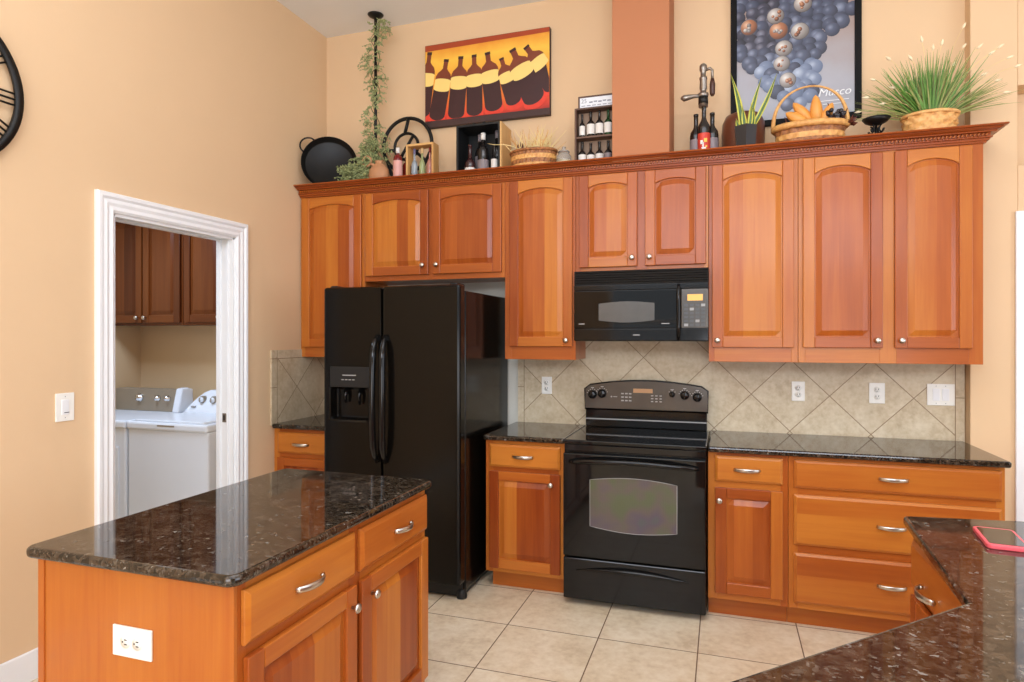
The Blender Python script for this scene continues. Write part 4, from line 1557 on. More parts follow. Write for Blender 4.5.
for k, (x, z, r, m_) in enumerate(((0.105, 0.61, 0.046, 4), (0.272, 0.565, 0.050, 4), (0.389, 0.545, 0.048, 5), (0.405, 0.705, 0.048, 5), (0.255, 0.655, 0.046, 5), (0.30, 0.455, 0.046, 5), (0.289, 0.365, 0.044, 5), (0.322, 0.262, 0.044, 5))):
    disc(x, z, r + 0.003, 5, 0.9)
    disc(x, z, r, m_, 0.2)
    for q in range(4):
        disc(x + rg.uniform(-.5, .5) * r, z + rg.uniform(-.5, .5) * r, r * rg.uniform(.15, .3), 5 if m_ == 4 else 4, rg.random())
for k in range(26):
    x, z = rg.uniform(0.18, 0.52), rg.uniform(0.765, 0.93)
    ly[0] += 0.00002
    a = rg.uniform(0, PI * 2)
    pts = []
    for j in range(10):
        rr = (0.05 if j % 2 == 0 else 0.028)
        pts.append((min(max(x + rr * math.cos(a + j * PI / 5), fw_), FW - fw_), min(max(z + rr * math.sin(a + j * PI / 5), fw_), FH - fw_)))
    b_ = mb.add([(p[0], 0.0095 - ly[0], p[1]) for p in pts])
    mb.face([b_ + j for j in range(10)], .5, 6)
text_mesh(mb, 'Musco', 0.066, (0.485, 0.0045, 0.142), 7, 0.25)
for k in range(2):
    b_ = mb.add([(0.49 + 0.02 * k, 0.0045, 0.112 - 0.02 * k), (0.65 - 0.03 * k, 0.0045, 0.112 - 0.02 * k), (0.65 - 0.03 * k, 0.0045, 0.116 - 0.02 * k), (0.49 + 0.02 * k, 0.0045, 0.116 - 0.02 * k)])
    mb.face([b_ + j for j in range(4)], .5, 7)
mb.build('print', ['posterbg', 'g1', 'g2', 'g3', 'medal', 'medal2', 'vineleaf', 'ink_w'], t)

# ------------------------------------------------------------------ things on top of the cabinets
ZD = 2.531
# black pan leaning in the corner
t = thing('paella_pan', 'round black steel pan with loop handle leaning in the corner on the cabinets', 'pan', (-2.662, 3.905, ZD))
t.rotation_euler = (math.radians(-8), 0, math.radians(30))
mb = MB()
RP = 0.192
mb.lathe([(0.0, 0.0), (RP * 0.86, 0.0), (RP * 0.90, -0.006), (RP, -0.042), (RP * 1.01, -0.044), (RP * 1.01, -0.038), (RP * 0.92, 0.004), (0.0, 0.006)], (0, 0, RP * 1.01), 48, 'y')
mb.build('bowl', 'pan', t)
mb = MB()
for a0 in (2.45, 2.45 - PI):
    pts = []
    for k in range(13):
        u = k / 12
        aa = a0 + (u - .5) * 0.62
        rr = RP + 0.052 * max(0.0, math.sin(PI * u)) ** 0.6
        pts.append((rr * math.cos(aa), -0.04, RP * 1.01 + rr * math.sin(aa)))
    mb = MB()
    if pts[6][2] > 0.05:
        mb.tube(pts, 0.0055, 8)
        mb.build('handle', 'pan', t)

# pole from the ceiling with scrolls at its foot
t = thing('plant_pole', 'thin black iron pole from the ceiling down to the cabinet tops', 'pole', (-2.325, 3.965, ZD))
mb = MB()
mb.tube([(0, 0, 0), (0, 0, ZT - ZD - 0.012)], 0.011, 10)
mb.build('shaft', 'iron', t)
mb = MB()
mb.lathe([(0.014, -0.026), (0.03, -0.020), (0.050, -0.008), (0.056, 0.0)], (0, 0, ZT - ZD - 0.001), 28)
mb.build('ceiling_plate', 'iron', t)
for k, (dx, rr) in enumerate(((0.055, 0.055), (0.085, 0.05))):
    mb = MB()
    pts = [(dx * 0.15 + 0.02 + rr * (1 - math.cos(u * 2.6)) * 1.0, -0.01 - 0.01 * k, 0.15 - 0.05 * k - 0.10 * u * 0.9 + rr * 0.6 * math.sin(u * 2.4)) for u in [j / 14 * 1.25 for j in range(15)]]
    mb.tube(pts, 0.007, 8)
    mb.build('scroll', 'iron', t)

# ivy garland
t = thing('ivy_garland', 'pale green leafy garland twined around the black ceiling pole', 'garland', (-2.325, 3.93, ZD))
ri = random.Random(11)
mb = MB()
pts = []
for k in range(120):
    u = k / 119
    z = ZT - ZD - 0.05 - u * (ZT - ZD - 0.10)
    a = u * 30
    pts.append((0.028 * math.cos(a), 0.035 + 0.028 * math.sin(a), z))
mb.tube(pts, 0.0028, 5)
mb.build('vine', 'stem', t)
mb = MB()


def leaf(m, p, d, ln, wd_, mi=0):
    d = Vector(d).normalized()
    s_ = d.cross(Vector((ri.uniform(-1, 1), ri.uniform(-1, 1), ri.uniform(-1, 1)))).normalized()
    p = Vector(p)
    nrm = d.cross(s_)
    b_ = m.add([p, p + d * ln * .45 + s_ * wd_, p + d * ln, p + d * ln * .45 - s_ * wd_, p + d * ln * .5 + nrm * wd_ * .5])
    for q in ((0, 1, 4), (1, 2, 4), (2, 3, 4), (3, 0, 4)):
        m.face([b_ + i for i in q], ri.random(), mi)


def sprig(m, p, d, ln, n_, lf):
    d = Vector(d).normalized()
    p = Vector(p)
    q = [p + d * ln * k / 5 + Vector((0, 0, -0.35 * ln * (k / 5) ** 2)) for k in range(6)]
    m.tube(q, 0.0011, 4, m=1)
    for k in range(n_):
        u = ri.random()
        c_ = p + d * ln * u + Vector((0, 0, -0.35 * ln * u * u))
        leaf(m, c_, (ri.uniform(-1, 1), ri.uniform(-1, 1), ri.uniform(-1, .8)), lf * ri.uniform(.6, 1.2), lf * .34)


H_ = ZT - ZD
for k in range(200):
    u = ri.random()
    z = H_ - 0.03 - u * (H_ - 0.08)
    dens = 0.055 if u < 0.1 else (0.055 if 0.15 < u < 0.42 else (0.035 if u < 0.66 else 0.07))
    ox = 0.055 if u < 0.09 else (0.03 * math.sin(u * 18))
    a = ri.uniform(0, 2 * PI)
    sprig(mb, (ox + 0.02 * math.cos(a), 0.035 + 0.02 * math.sin(a) - .02, z), (math.cos(a), math.sin(a) * .5, ri.uniform(-.5, .4)), dens * ri.uniform(.7, 1.5), 10, 0.019)
# the heap of foliage spreading left at the foot
for k in range(240):
    x = ri.uniform(-0.19, 0.03)
    z = 0.03 + max(0, 0.13 + 0.25 * (x + 0.10)) * ri.random() + (0.03 if x > -0.1 else 0)
    a = ri.uniform(0, 2 * PI)
    sprig(mb, (x, -0.10 + 0.06 * ri.random(), z), (math.cos(a), math.sin(a) * .5, ri.uniform(-.1, .6)), 0.05 * ri.uniform(.6, 1.3), 10, 0.019)
for k in range(110):
    a = ri.uniform(0, 2 * PI)
    sprig(mb, (ri.uniform(-.07, .03), -0.01, ri.uniform(0.14, 0.34)), (math.cos(a), math.sin(a) * .5, ri.uniform(-.3, .5)), 0.05, 10, 0.019)
mb.build('foliage', ['leaf', 'stem'], t)

# tan jug half behind the garland
t = thing('clay_jug', 'tan clay jug with a ring handle at the foot of the garland', 'jug', (-2.240, 3.865, ZD))
mb = MB()
mb.lathe([(0.045, 0.0), (0.066, 0.02), (0.076, 0.06), (0.070, 0.105), (0.045, 0.135), (0.030, 0.145), (0.026, 0.155), (0.031, 0.165), (0.026, 0.163), (0.022, 0.15)], (0, 0, 0), 28, caps=True, sy=0.75)
mb.build('body', 'tan', t)
mb = MB()
mb.tube([(-0.082 + 0.032 * math.cos(2 * PI * k / 24), -0.02, 0.165 + 0.032 * math.sin(2 * PI * k / 24)) for k in range(24)], 0.008, 8, True)
mb.tube([(-0.050, -0.03, 0.145), (-0.030, -0.02, 0.135), (-0.02, 0, 0.13)], 0.010, 8)
mb.build('ring_handle', 'tan', t)

# iron ring trivet leaning on the wall
t = thing('iron_wheel', 'large black iron ring with inner ring and spokes standing on curved legs', 'iron ring', (-2.125, 4.06, ZD))
RW, zc = 0.190, 0.318
ring = lambda r, y_=0, cx=0, cz=zc, n_=40: [(cx + r * math.cos(2 * PI * k / n_), y_, cz + r * math.sin(2 * PI * k / n_)) for k in range(n_)]
mb = MB()
mb.tube(ring(RW), 0.012, 8, True, up=(0, 1, 0), flat=1.1)
mb.build('outer_ring', 'iron', t)
mb = MB()
mb.tube(ring(0.092, -0.006, -0.005, zc - 0.01), 0.0105, 8, True, up=(0, 1, 0))
mb.build('inner_ring', 'iron', t)
for k, (a0, a1) in enumerate(((PI / 2 - .06, PI / 2 + 0.12), (PI + .12, PI + .25), (-.7, -.55))):
    mb = MB()
    mb.tube([(RW * math.cos(a0), -0.004, zc + RW * math.sin(a0)), (0.092 * math.cos(a1) - .005, -0.008, zc - .01 + 0.092 * math.sin(a1))], 0.012, 8)
    mb.build('spoke', 'iron', t)
mb = MB()
mb.tube([(0.05, -0.008, zc + 0.062), (-0.075, -0.008, zc - 0.125)], 0.011, 8)
mb.build('crossbar', 'iron', t)
for sg in (-1, 1):
    mb = MB()
    mb.tube([(sg * (RW - 0.015), 0.0, zc - 0.06), (sg * 0.14, -0.012, 0.17), (sg * 0.10, -0.02, 0.09), (sg * 0.08, -0.03, 0.012)], 0.011, 8)
    mb.lathe([(0.016, 0.0), (0.016, 0.008), (0.008, 0.014)], (sg * 0.08, -0.03, 0.0), 12)
    mb.build('leg', 'iron', t)


# bottles
def bottle(name, label, loc, h, r, glass, lab=None, cap=None, group=None, neck=0.30, labz=(0.12, 0.45), shoulder=0.62):
    t = thing(name, label, 'bottle', loc, 0, group)
    m = MB()
    rn = r * 0.34
    m.lathe([(r * .9, 0), (r, h * .015), (r, h * (shoulder - .06)), (r * .93, h * shoulder), (r * .6, h * (shoulder + .08)), (rn * 1.08, h * (1 - neck)), (rn, h * .93), (rn * 1.15, h * .935), (rn * 1.15, h * .97), (rn * .9, h * .985)], (0, 0, 0), 18)
    m.build('glass', glass, t)
    if lab:
        m = MB()
        m.lathe([(r * 1.02, h * labz[0]), (r * 1.02, h * labz[1])], (0, 0, 0), 18, caps=False)
        m.build('paper_label', lab, t)
    if cap:
        m = MB()
        m.lathe([(rn * 1.25, h * .84), (rn * 1.25, h), (0, h)], (0, 0, 0), 14)
        m.build('cap', cap, t)
    return t


bottle('sauce_bottle', 'red bottle with white cap and pink label beside the small wooden box', (-2.085, 3.845, ZD), 0.235, 0.031, 'redsauce', 'label_p', 'label_w', labz=(0.12, .62), shoulder=.72, neck=.2)
bottle('sauce_bottle', 'dark red bottle with red cap half hidden behind the pink label bottle', (-2.057, 3.925, ZD), 0.19, 0.032, 'redsauce', None, 'redcap', shoulder=.72, neck=.2)

# small wooden box of oil bottles
t = thing('wooden_gift_box', 'small open pine box holding three slim coloured bottles', 'box', (-1.938, 3.875, ZD))
mb = MB()
bw, bh, bd = 0.205, 0.262, 0.085
for a in ((-bw / 2, -bw / 2 + .014, 0, bh), (bw / 2 - .014, bw / 2, 0, bh)):
    mb.box(a[0], a[1], 0, bd, a[2], a[3], 'z')
mb.box(-bw / 2 + .014, bw / 2 - .014, 0, bd, 0, .014, 'x')
mb.box(-bw / 2 + .014, bw / 2 - .014, 0, bd, bh - .014, bh, 'x')
mb.build('box_frame', 'pine', t, 0.001)
for k, (dx, gl, cp_, nm) in enumerate(((-0.058, 'oil_blue', 'bluecap', 'slim pale blue bottle with violet cap, left in the pine box'), (0.0, 'oil_green', 'corkcap', 'slim pale green bottle with cork top, middle of the pine box'), (0.058, 'oil_red', 'redcap', 'slim reddish bottle with red cap, right in the pine box'))):
    bottle('oil_bottle', nm, (-1.938 + dx, 3.915, ZD + 0.0145), 0.225, 0.021, gl, None, cp_, 'slim bottles in the pine box', shoulder=.55, neck=.34)

# black display box with wine bottles
t = thing('display_box', 'open wooden box with black interior holding small wine bottles', 'box', (-1.512, 3.86, ZD))
mb = MB()
w2, hh, dd = 0.152, 0.345, 0.20
mb.box(-w2, -w2 + .014, 0, dd, 0, hh, 'z', .5, 0)
mb.box(w2 - .014, w2, 0, dd, 0, hh, 'z', .5, 0)
mb.box(-w2 + .014, w2 - .014, 0, dd, 0, .012, 'x', .5, 0)
mb.box(-w2 + .014, w2 - .014, 0, dd, hh - .014, hh, 'x', .5, 0)
mb.box(-w2 + .014, w2 - .014, dd - .012, dd, .012, hh - .014, 'z', .5, 0)
mb.build('box_shell', 'matte', t, 0.001)
mb = MB()
mb.box(w2, w2 + .010, 0.0, dd, 0, hh, 'z', .3)
mb.build('side_board', 'pine', t, 0.001)
mb = MB()
for dx in (-0.035, 0.035):
    mb.lathe([(0.012, 0), (0.014, 0.006), (0.006, 0.014)], (dx, 0.02, hh), 10)
mb.build('hinge', 'iron', t)
bottle('wine_bottle', 'plum wine bottle with white base label, leftmost in the display box', (-1.582, 3.90, ZD + .0125), 0.215, 0.035, 'bottle_p', 'label_w', None, 'small wine bottles in the display box', labz=(.08, .26), shoulder=.45, neck=.45)
bottle('wine_bottle', 'dark green wine bottle with silver capsule, centre of the display box', (-1.492, 3.905, ZD + .0125), 0.280, 0.037, 'bottle_d', 'label_g', 'label_w', 'small wine bottles in the display box', labz=(.10, .36))
bottle('wine_bottle', 'slim dark bottle with white label, right in the display box', (-1.412, 3.90, ZD + .0125), 0.20, 0.022, 'bottle_d', 'label_w', None, 'small wine bottles in the display box', labz=(.15, .5), shoulder=.5, neck=.4)
bottle('wine_bottle', 'tall dark bottle behind the plum one in the display box', (-1.545, 3.985, ZD + .0125), 0.30, 0.033, 'bottle_d', 'label_g', 'label_g', 'small wine bottles in the display box', labz=(.2, .5))
bottle('wine_bottle', 'tall dark bottle at the back right of the display box', (-1.425, 3.99, ZD + .0125), 0.315, 0.034, 'bottle_d', None, 'label_g', 'small wine bottles in the display box')


# woven baskets
def basket_mesh(m, rx, ry, h, flare=0.1, rows=6, n=26, amp=0.005, mats=1):
    seg = n * 4
    prof = []
    base = len(m.v)
    R_ = rows * 3 + 1
    for i in range(R_):
        v_ = i / (R_ - 1)
        row = min(rows - 1, int(v_ * rows))
        sc = 1 - flare + flare * v_
        ph = row * PI
        bulge = 0.4 + 0.6 * math.sin(PI * ((v_ * rows) % 1.0 if v_ < 1 else 0.5))
        for k in range(seg):
            a = 2 * PI * k / seg
            d = amp * math.cos(n * a / 1.0 + ph) * bulge
            m.v.append(((rx * sc + d) * math.cos(a), (ry * sc + d) * math.sin(a), h * v_))
    for i in range(R_ - 1):
        row = min(rows - 1, int((i + .5) / (R_ - 1) * rows))
        for k in range(seg):
            k2 = (k + 1) % seg
            m.face([base + i * seg + k, base + i * seg + k2, base + (i + 1) * seg + k2, base + (i + 1) * seg + k], R.random(), (row % mats), None, True)
    m.face([base + k for k in range(seg)][::-1], .5, 0)


def rim(m, rx, ry, z, r, n=48, mi=0):
    m.tube([(rx * math.cos(2 * PI * k / n), ry * math.sin(2 * PI * k / n), z) for k in range(n)], r, 8, True, m=mi)


# brown basket with straw
t = thing('straw_basket', 'low brown oval wicker basket filled with dry straw', 'basket', (-1.150, 3.91, ZD))
mb = MB()
basket_mesh(mb, 0.148, 0.095, 0.135, 0.06, 5, 34, 0.004, 2)
mb.build('basket', ['wicker_d', 'wicker'], t)
mb = MB()
rim(mb, 0.150, 0.097, 0.135, 0.009)
mb.build('rim', 'wicker_d', t)
mb = MB()
mb.lathe([(0.0, 0.10), (0.13, 0.10)], (0, 0, 0), 24, sy=.62, caps=False)
mb.build('filling', 'wicker_d', t)
mb = MB()
rs = random.Random(5)
for k in range(90):
    x, y_ = rs.uniform(-.11, .11), rs.uniform(-.05, .05)
    a, tl = rs.uniform(0, 2 * PI), rs.uniform(.2, 1.0)
    ln = rs.uniform(.11, .22)
    d = Vector((math.cos(a) * tl, math.sin(a) * tl * .4, 1)).normalized()
    p = Vector((x, y_, 0.10))
    mb.tube([p, p + d * ln * .5, p + d * ln + Vector((d.x, 0, -.3)) * 0.02], [0.0032, 0.0026, 0.0010], 4, m=k % 3 == 0)
for k in range(40):
    x = rs.uniform(-.13, .13)
    p = Vector((x, rs.uniform(-.06, .02), 0.14 + rs.uniform(0, .03)))
    mb.tube([p, p + Vector((rs.uniform(-.06, .06), rs.uniform(-.03, .03), rs.uniform(-.01, .03)))], 0.0016, 4)
mb.tube([(-0.10, -0.085, 0.16), (-0.16, -0.09, 0.175), (-0.24, -0.10, 0.182), (-0.275, -0.10, 0.192)], [0.003, 0.0026, 0.002, 0.001], 5)
mb.build('straw', ['straw', 'wicker'], t)
mb = MB()
for k in range(5):
    mb.lathe([(0.0, 0.0), (0.010, 0.012), (0.012, 0.03), (0.005, 0.06), (0.0, 0.075)], (-0.095 + 0.014 * k, -0.03 + 0.01 * (k % 2), 0.12 + 0.014 * math.sin(k * 1.3)), 8)
mb.build('dried_pods', 'rust', t)

# glass jar
t = thing('glass_jar', 'small clear glass jar with lid beside the straw basket', 'jar', (-0.938, 3.855, ZD))
mb = MB()
mb.lathe([(0.042, 0), (0.047, 0.01), (0.047, 0.075), (0.034, 0.092), (0.032, 0.10)], (0, 0, 0), 22)
mb.build('glass', 'jar', t)
mb = MB()
mb.lathe([(0.036, 0.10), (0.036, 0.108), (0.022, 0.116), (0.010, 0.122), (0.014, 0.134), (0.0, 0.142)], (0, 0, 0), 20)
mb.build('lid', 'jar', t)
mb = MB()
mb.lathe([(0.0, 0.004), (0.040, 0.005), (0.042, 0.05), (0.02, 0.056), (0.0, 0.058)], (0, 0, 0), 18)
mb.build('contents', 'straw', t)

# wine rack with miniature bottles
t = thing('miniature_wine_rack', 'dark wooden two shelf rack of miniature bottles with white sign on top', 'rack', (-0.752, 3.87, ZD))
mb = MB()
w2, hh, dd = 0.122, 0.372, 0.08
for a in (-w2, w2 - .011):
    mb.box(a, a + .011, 0, dd, 0, hh, 'z')
for zz in (0.0, 0.184, hh - .011):
    mb.box(-w2 + .011, w2 - .011, 0, dd, zz, zz + .011, 'x', .4 if zz != .184 else 0.0)
mb.build('rack_frame', 'darkwood', t, 0.001)
mb = MB()
mb.box(-w2 + .011, w2 - .011, dd - .008, dd, .011, hh - .011)
mb.build('back_panel', 'rackback', t)
mb = MB()
mb.box(-w2 + .018, w2, 0.02, 0.032, hh, hh + .078, 'x')
sg = mb.build('sign_board', 'darkwood', t, 0.001)
mb = MB()
mb.box(-w2 + .030, w2 - .004, 0.0185, 0.0205, hh + .006, hh + .066)
text_mesh(mb, '25', 0.036, (-w2 + .038, 0.0183, hh + .034), 1)
for k in range(5):
    mb.box(-w2 + .088 + k * .028, -w2 + .110 + k * .028, 0.0180, 0.0186, hh + .032 + (k % 2) * .003, hh + .040 + (k % 2) * .002, m=1)
for k in range(6):
    mb.box(-w2 + .040 + k * .033, -w2 + .064 + k * .033, 0.0180, 0.0186, hh + .014, hh + .0185, m=1)
mb.build('sign_face', ['signwhite', 'ink_g'], sg)
ordn = ['leftmost', 'second', 'third', 'last']
for row, zz in ((0, 0.1955), (1, 0.0115)):
    for k in range(4):
        nm = '%s miniature bottle on the %s shelf of the dark wine rack' % (ordn[k], ('upper', 'lower')[row])
        if k in (1, 2):
            nm = '%s from left miniature bottle on the %s shelf of the dark rack' % (ordn[k], ('upper', 'lower')[row])
        if k == 3:
            nm = 'miniature bottle nearest the column on the %s shelf of the rack' % (('upper', 'lower')[row])
        hb = (0.150, 0.162, 0.162, 0.162)[k] if row == 0 else (0.162, 0.150, 0.156, 0.156)[k]
        bottle('miniature_bottle', nm, (-0.752 - 0.081 + 0.054 * k, 3.905, ZD + zz), hb, 0.0245 if not (row == 0 and k == 0) else 0.018, 'bottle_g' if (row == 0 and k == 3) else 'bottle_d', 'label_w' if k != 3 or row == 0 else 'label_g', None, 'miniature bottles in the wine rack', labz=(.10, .48), shoulder=.54, neck=.36)

# wine opener mounted on a trio of bottles
t = thing('wine_opener', 'antique lever corkscrew mounted on a cluster of three dark bottles', 'wine opener', (-0.107, 3.90, ZD))


def bprof(h, r):
    rn = r * .36
    return [(r * .94, 0), (r, .006), (r, h * .52), (r * .9, h * .60), (r * .5, h * .68), (rn, h * .74), (rn, h * .95), (rn * 1.15, h * .955), (rn * 1.15, h)]


for dx, dy, h, lb in ((-0.046, 0.018, 0.272, 'label_g'), (0.046, 0.018, 0.272, 'label_g'), (0.0, -0.022, 0.318, 'label_r')):
    mb = MB()
    mb.lathe(bprof(h, 0.035), (dx, dy, 0), 20)
    bo = mb.build('bottle', 'bottle_d', t)
    mb = MB()
    mb.lathe([(0.0357, 0.02), (0.0357, h * .44)], (dx, dy, 0), 20, caps=False)
    mb.build('paper_label', lb, bo)
    if lb == 'label_r':
        mb = MB()
        for (lx, lz, lw, lh, mm) in ((-.012, .085, .007, .022, 1), (.010, .095, .009, .022, 0), (.0, .05, .012, .012, 1), (-.004, .07, .004, .03, 1), (.014, .06, .005, .01, 0)):
            mb.box(lx - lw, lx + lw, dy - 0.0372, dy - 0.030, lz - lh / 2, lz + lh / 2, m=mm)
        mb.build('label_picture', ['label_y', 'label_w'], bo)
ZO = lambda z_: 0.298 + (z_ - 0.268) * 0.78
mb = MB()
mb.lathe([(0.026, ZO(0.268)), (0.026, ZO(0.345)), (0.030, ZO(0.35)), (0.030, ZO(0.368)), (0.018, ZO(0.375)), (0.017, ZO(0.40)), (0.021, ZO(0.405)), (0.019, ZO(0.47)), (0.022, ZO(0.475)), (0.022, ZO(0.49)), (0.014, ZO(0.496)), (0.015, ZO(0.53)), (0.021, ZO(0.545)), (0.021, ZO(0.575)), (0.012, ZO(0.59)), (0, ZO(0.594))], (-0.004, -0.022, 0), 18)
mb.build('screw_barrel', 'old_metal', t)
mb = MB()
mb.lathe([(0.0275, ZO(0.29)), (0.0275, ZO(0.345))], (-0.004, -0.022, 0), 18)
mb.build('clamp_collar', 'iron', t)
mb = MB()
mb.tube([(-0.02, -0.03, ZO(0.352)), (-0.055, -0.035, ZO(0.352)), (-0.085, -0.04, ZO(0.346)), (-0.112, -0.042, ZO(0.340)), (-0.128, -0.042, ZO(0.346))], [0.010, 0.011, 0.016, 0.019, 0.008], 10)
mb.build('crank_handle', 'old_metal', t)
mb = MB()
mb.tube([(0.012, -0.022, ZO(0.545)), (0.034, -0.022, ZO(0.552)), (0.046, -0.022, ZO(0.535)), (0.047, -0.022, ZO(0.47))], 0.0085, 8)
mb.build('lever_arm', 'old_metal', t)
mb = MB()
mb.lathe([(0.008, ZO(0.345)), (0.015, ZO(0.36)), (0.016, ZO(0.43)), (0.010, ZO(0.472)), (0.0, ZO(0.474))], (0.047, -0.022, 0), 14)
mb.build('lever_grip', 'lever_wood', t)

# brown vase and the potted snake plant before it
t = tag(MB().lathe([(0.085, 0), (0.105, 0.02), (0.118, 0.08), (0.122, 0.16), (0.118, 0.22), (0.10, 0.262), (0.07, 0.276), (0.05, 0.278), (0.045, 0.270)], (0, 0, 0), 36).build('vase', 'brownpot', None, loc=(0.112, 4.015, ZD)), 'squat brown glazed vase behind the charcoal plant pot', 'vase')
t = thing('snake_plant', 'snake plant with yellow edged leaves in a charcoal six sided pot', 'plant', (0.120, 3.835, ZD))
mb = MB()
hx = lambda r: [(r * math.cos(PI / 6 + k * PI / 3), r * math.sin(PI / 6 + k * PI / 3)) for k in range(6)]
i0 = mb.add([(x, y_, 0) for x, y_ in hx(0.055)])
i1 = mb.add([(x, y_, 0.145) for x, y_ in hx(0.068)])
i2 = mb.add([(x, y_, 0.145) for x, y_ in hx(0.060)])
i3 = mb.add([(x, y_, 0.130) for x, y_ in hx(0.059)])
mb.face([i0 + k for k in range(6)][::-1])
for a, b in ((i0, i1), (i1, i2), (i2, i3)):
    for k in range(6):
        mb.face([a + k, a + (k + 1) % 6, b + (k + 1) % 6, b + k])
mb.build('pot', 'hexpot', t)
mb = MB()
mb.face([mb.add([(x, y_, 0.131) for x, y_ in hx(0.0595)]) + k for k in range(6)])
mb.build('soil', 'soil', t)


def blade(m, base, tip, wd_, bend, mi=0, me=1, n_=8):
    B, T = Vector(base), Vector(tip)
    prev = None
    for k in range(n_ + 1):
        u = k / n_
        p = B.lerp(T, u) + Vector(bend) * math.sin(PI * u)
        w = wd_ * (0.75 + 0.5 * math.sin(PI * min(1, u * 1.1))) * (1 - u ** 2.2) + 0.0006
        c = Vector((1, 0.0, 0)) * w
        yo = Vector((0, 0.004, 0))
        cur = m.add([p - c + yo * -1, p - c * .50, p + yo, p + c * .50, p + c + yo * -1])
        if prev is not None:
            for j in range(4):
                m.face([prev + j, prev + j + 1, cur + j + 1, cur + j], .5, me if j in (0, 3) else mi, None, True)
        prev = cur


for b_, t_, w, bd in (((-0.018, -0.01, .13), (-0.082, -0.02, .452), 0.015, (.012, 0, 0)), ((0.012, 0.0, .13), (0.085, 0.0, .418), 0.013, (-.006, 0, 0)), ((0.03, 0.01, .13), (0.165, 0.01, .432), 0.013, (.010, 0, 0)),
                      ((-0.004, -0.02, .13), (-0.018, -0.02, .26), 0.012, (0, 0, 0)), ((0.018, -0.018, .13), (0.028, -0.02, .27), 0.011, (.004, 0, 0)), ((-0.035, 0, .13), (-0.052, 0, .20), 0.010, (0, 0, 0)), ((0.035, -0.01, .13), (0.045, -0.01, .24), 0.011, (0, 0, 0))):
    mb = MB()
    blade(mb, b_, t_, w, bd)
    mb.build('leaf', ['sans_g', 'sans_y'], t)

# handled basket with gourds and grapes
GX, GY = 0.458, 3.905
t = thing('handled_basket', 'honey coloured split wood basket with tall hoop handle', 'basket', (GX, GY, ZD))
mb = MB()
basket_mesh(mb, 0.178, 0.092, 0.115, 0.08, 4, 16, 0.006, 2)
mb.build('basket', ['wicker', 'wicker_d'], t)
mb = MB()
rim(mb, 0.186, 0.100, 0.128, 0.018, 56)
mb.build('rim', 'wicker', t)
mb = MB()
pts = []
for k in range(27):
    a = PI * k / 26
    pts.append((-0.19 * math.cos(a), 0.0, 0.125 + 0.235 * max(0.0, math.sin(a)) ** 0.8))
mb.tube(pts, [0.013 - 0.008 * math.sin(PI * k / 26) for k in range(27)], 8, up=(0, 1, 0))
mb.build('hoop_handle', 'wicker', t)
mb = MB()
mb.lathe([(0.0, 0.118), (0.17, 0.112)], (0, 0, 0), 24, sy=.52, caps=False)
mb.build('lining', 'rust', t)
# gourds
for k, (dx, dy, dz, ax, ln, r, lab) in enumerate(((-0.062, -0.045, 0.165, -1.0, 0.145, 0.036, 'orange gourd lying lowest at the left in the handled basket'), (-0.032, -0.01, 0.200, -0.66, 0.165, 0.036, 'large orange gourd leaning left, second in the handled basket'), (0.030, -0.02, 0.208, -0.05, 0.165, 0.037, 'tall orange gourd standing upright in the handled basket'), (0.082, -0.015, 0.185, 0.45, 0.13, 0.031, 'small orange gourd at the right of the gourd cluster'))):
    m = MB()
    n_ = 12
    prof = []
    for i in range(n_ + 1):
        u = i / n_
        prof.append((max(0.0, r * (max(0.0, math.sin(PI * u)) ** .52) * (1.05 - .35 * u)), (u - .45) * ln))
    seg = 20
    base = 0
    for rr, h in prof:
        for q in range(seg):
            a = 2 * PI * q / seg
            f_ = 1 + 0.05 * math.cos(5 * a)
            m.v.append((rr * f_ * math.cos(a), rr * f_ * math.sin(a), h))
    for i in range(n_):
        for q in range(seg):
            q2 = (q + 1) % seg
            m.face([i * seg + q, i * seg + q2, (i + 1) * seg + q2, (i + 1) * seg + q], .5, 0, None, True)
    g_ = m.build('gourd', 'gourd', None, loc=(GX + dx, GY + dy, ZD + dz), rot=(0.1, ax, 0))
    tag(g_, lab, 'gourd', 'orange gourds in the handled basket')
t2 = thing('grape_bunch', 'bunch of black grapes in the right half of the handled basket', 'grapes', (GX + 0.118, GY - 0.03, ZD + 0.135))
mb = MB()
rs = random.Random(9)
for k in range(42):
    p = (rs.uniform(-.040, .05), rs.uniform(-.03, .03), 0.012 + rs.uniform(0, .05))
    mb.lathe([(0.0, -.012), (.007, -.010), (.012, -.002), (.011, .006), (.006, .011), (0, .012)], p, 9)
mb.build('berries', 'grape', t2)
mb = MB()
mb.tube([(-0.02, 0, 0.05), (-0.025, 0, 0.085), (-0.03, 0, 0.11)], 0.003, 6)
mb.build('stem', 'rust', t2)
t3 = thing('leaf_spray', 'russet dried leaves and twigs poking from the handled basket', 'leaves', (GX, GY, ZD + 0.115))
mb = MB()
ri = random.Random(4)
for k in range(70):
    x = ri.choice((ri.uniform(-.15, -.07), ri.uniform(.09, .20)))
    leaf(mb, (x, ri.uniform(-.05, .03), ri.uniform(0.0, .03)), (ri.uniform(-.6, .6) + (0.7 if x > .15 else 0), ri.uniform(-.4, .4), ri.uniform(-.25, .8)), 0.05, 0.013)
mb.build('leaves', 'rust', t3)
mb = MB()
mb.tube([(-0.11, 0, 0.0), (-0.118, 0, 0.05), (-0.128, 0, 0.085)], [0.005, 0.005, 0.002], 6)
mb.tube([(0.145, -0.03, 0.01), (0.165, -0.04, 0.04), (0.18, -0.05, 0.085)], 0.0028, 6)
mb.build('twig', 'rust', t3)

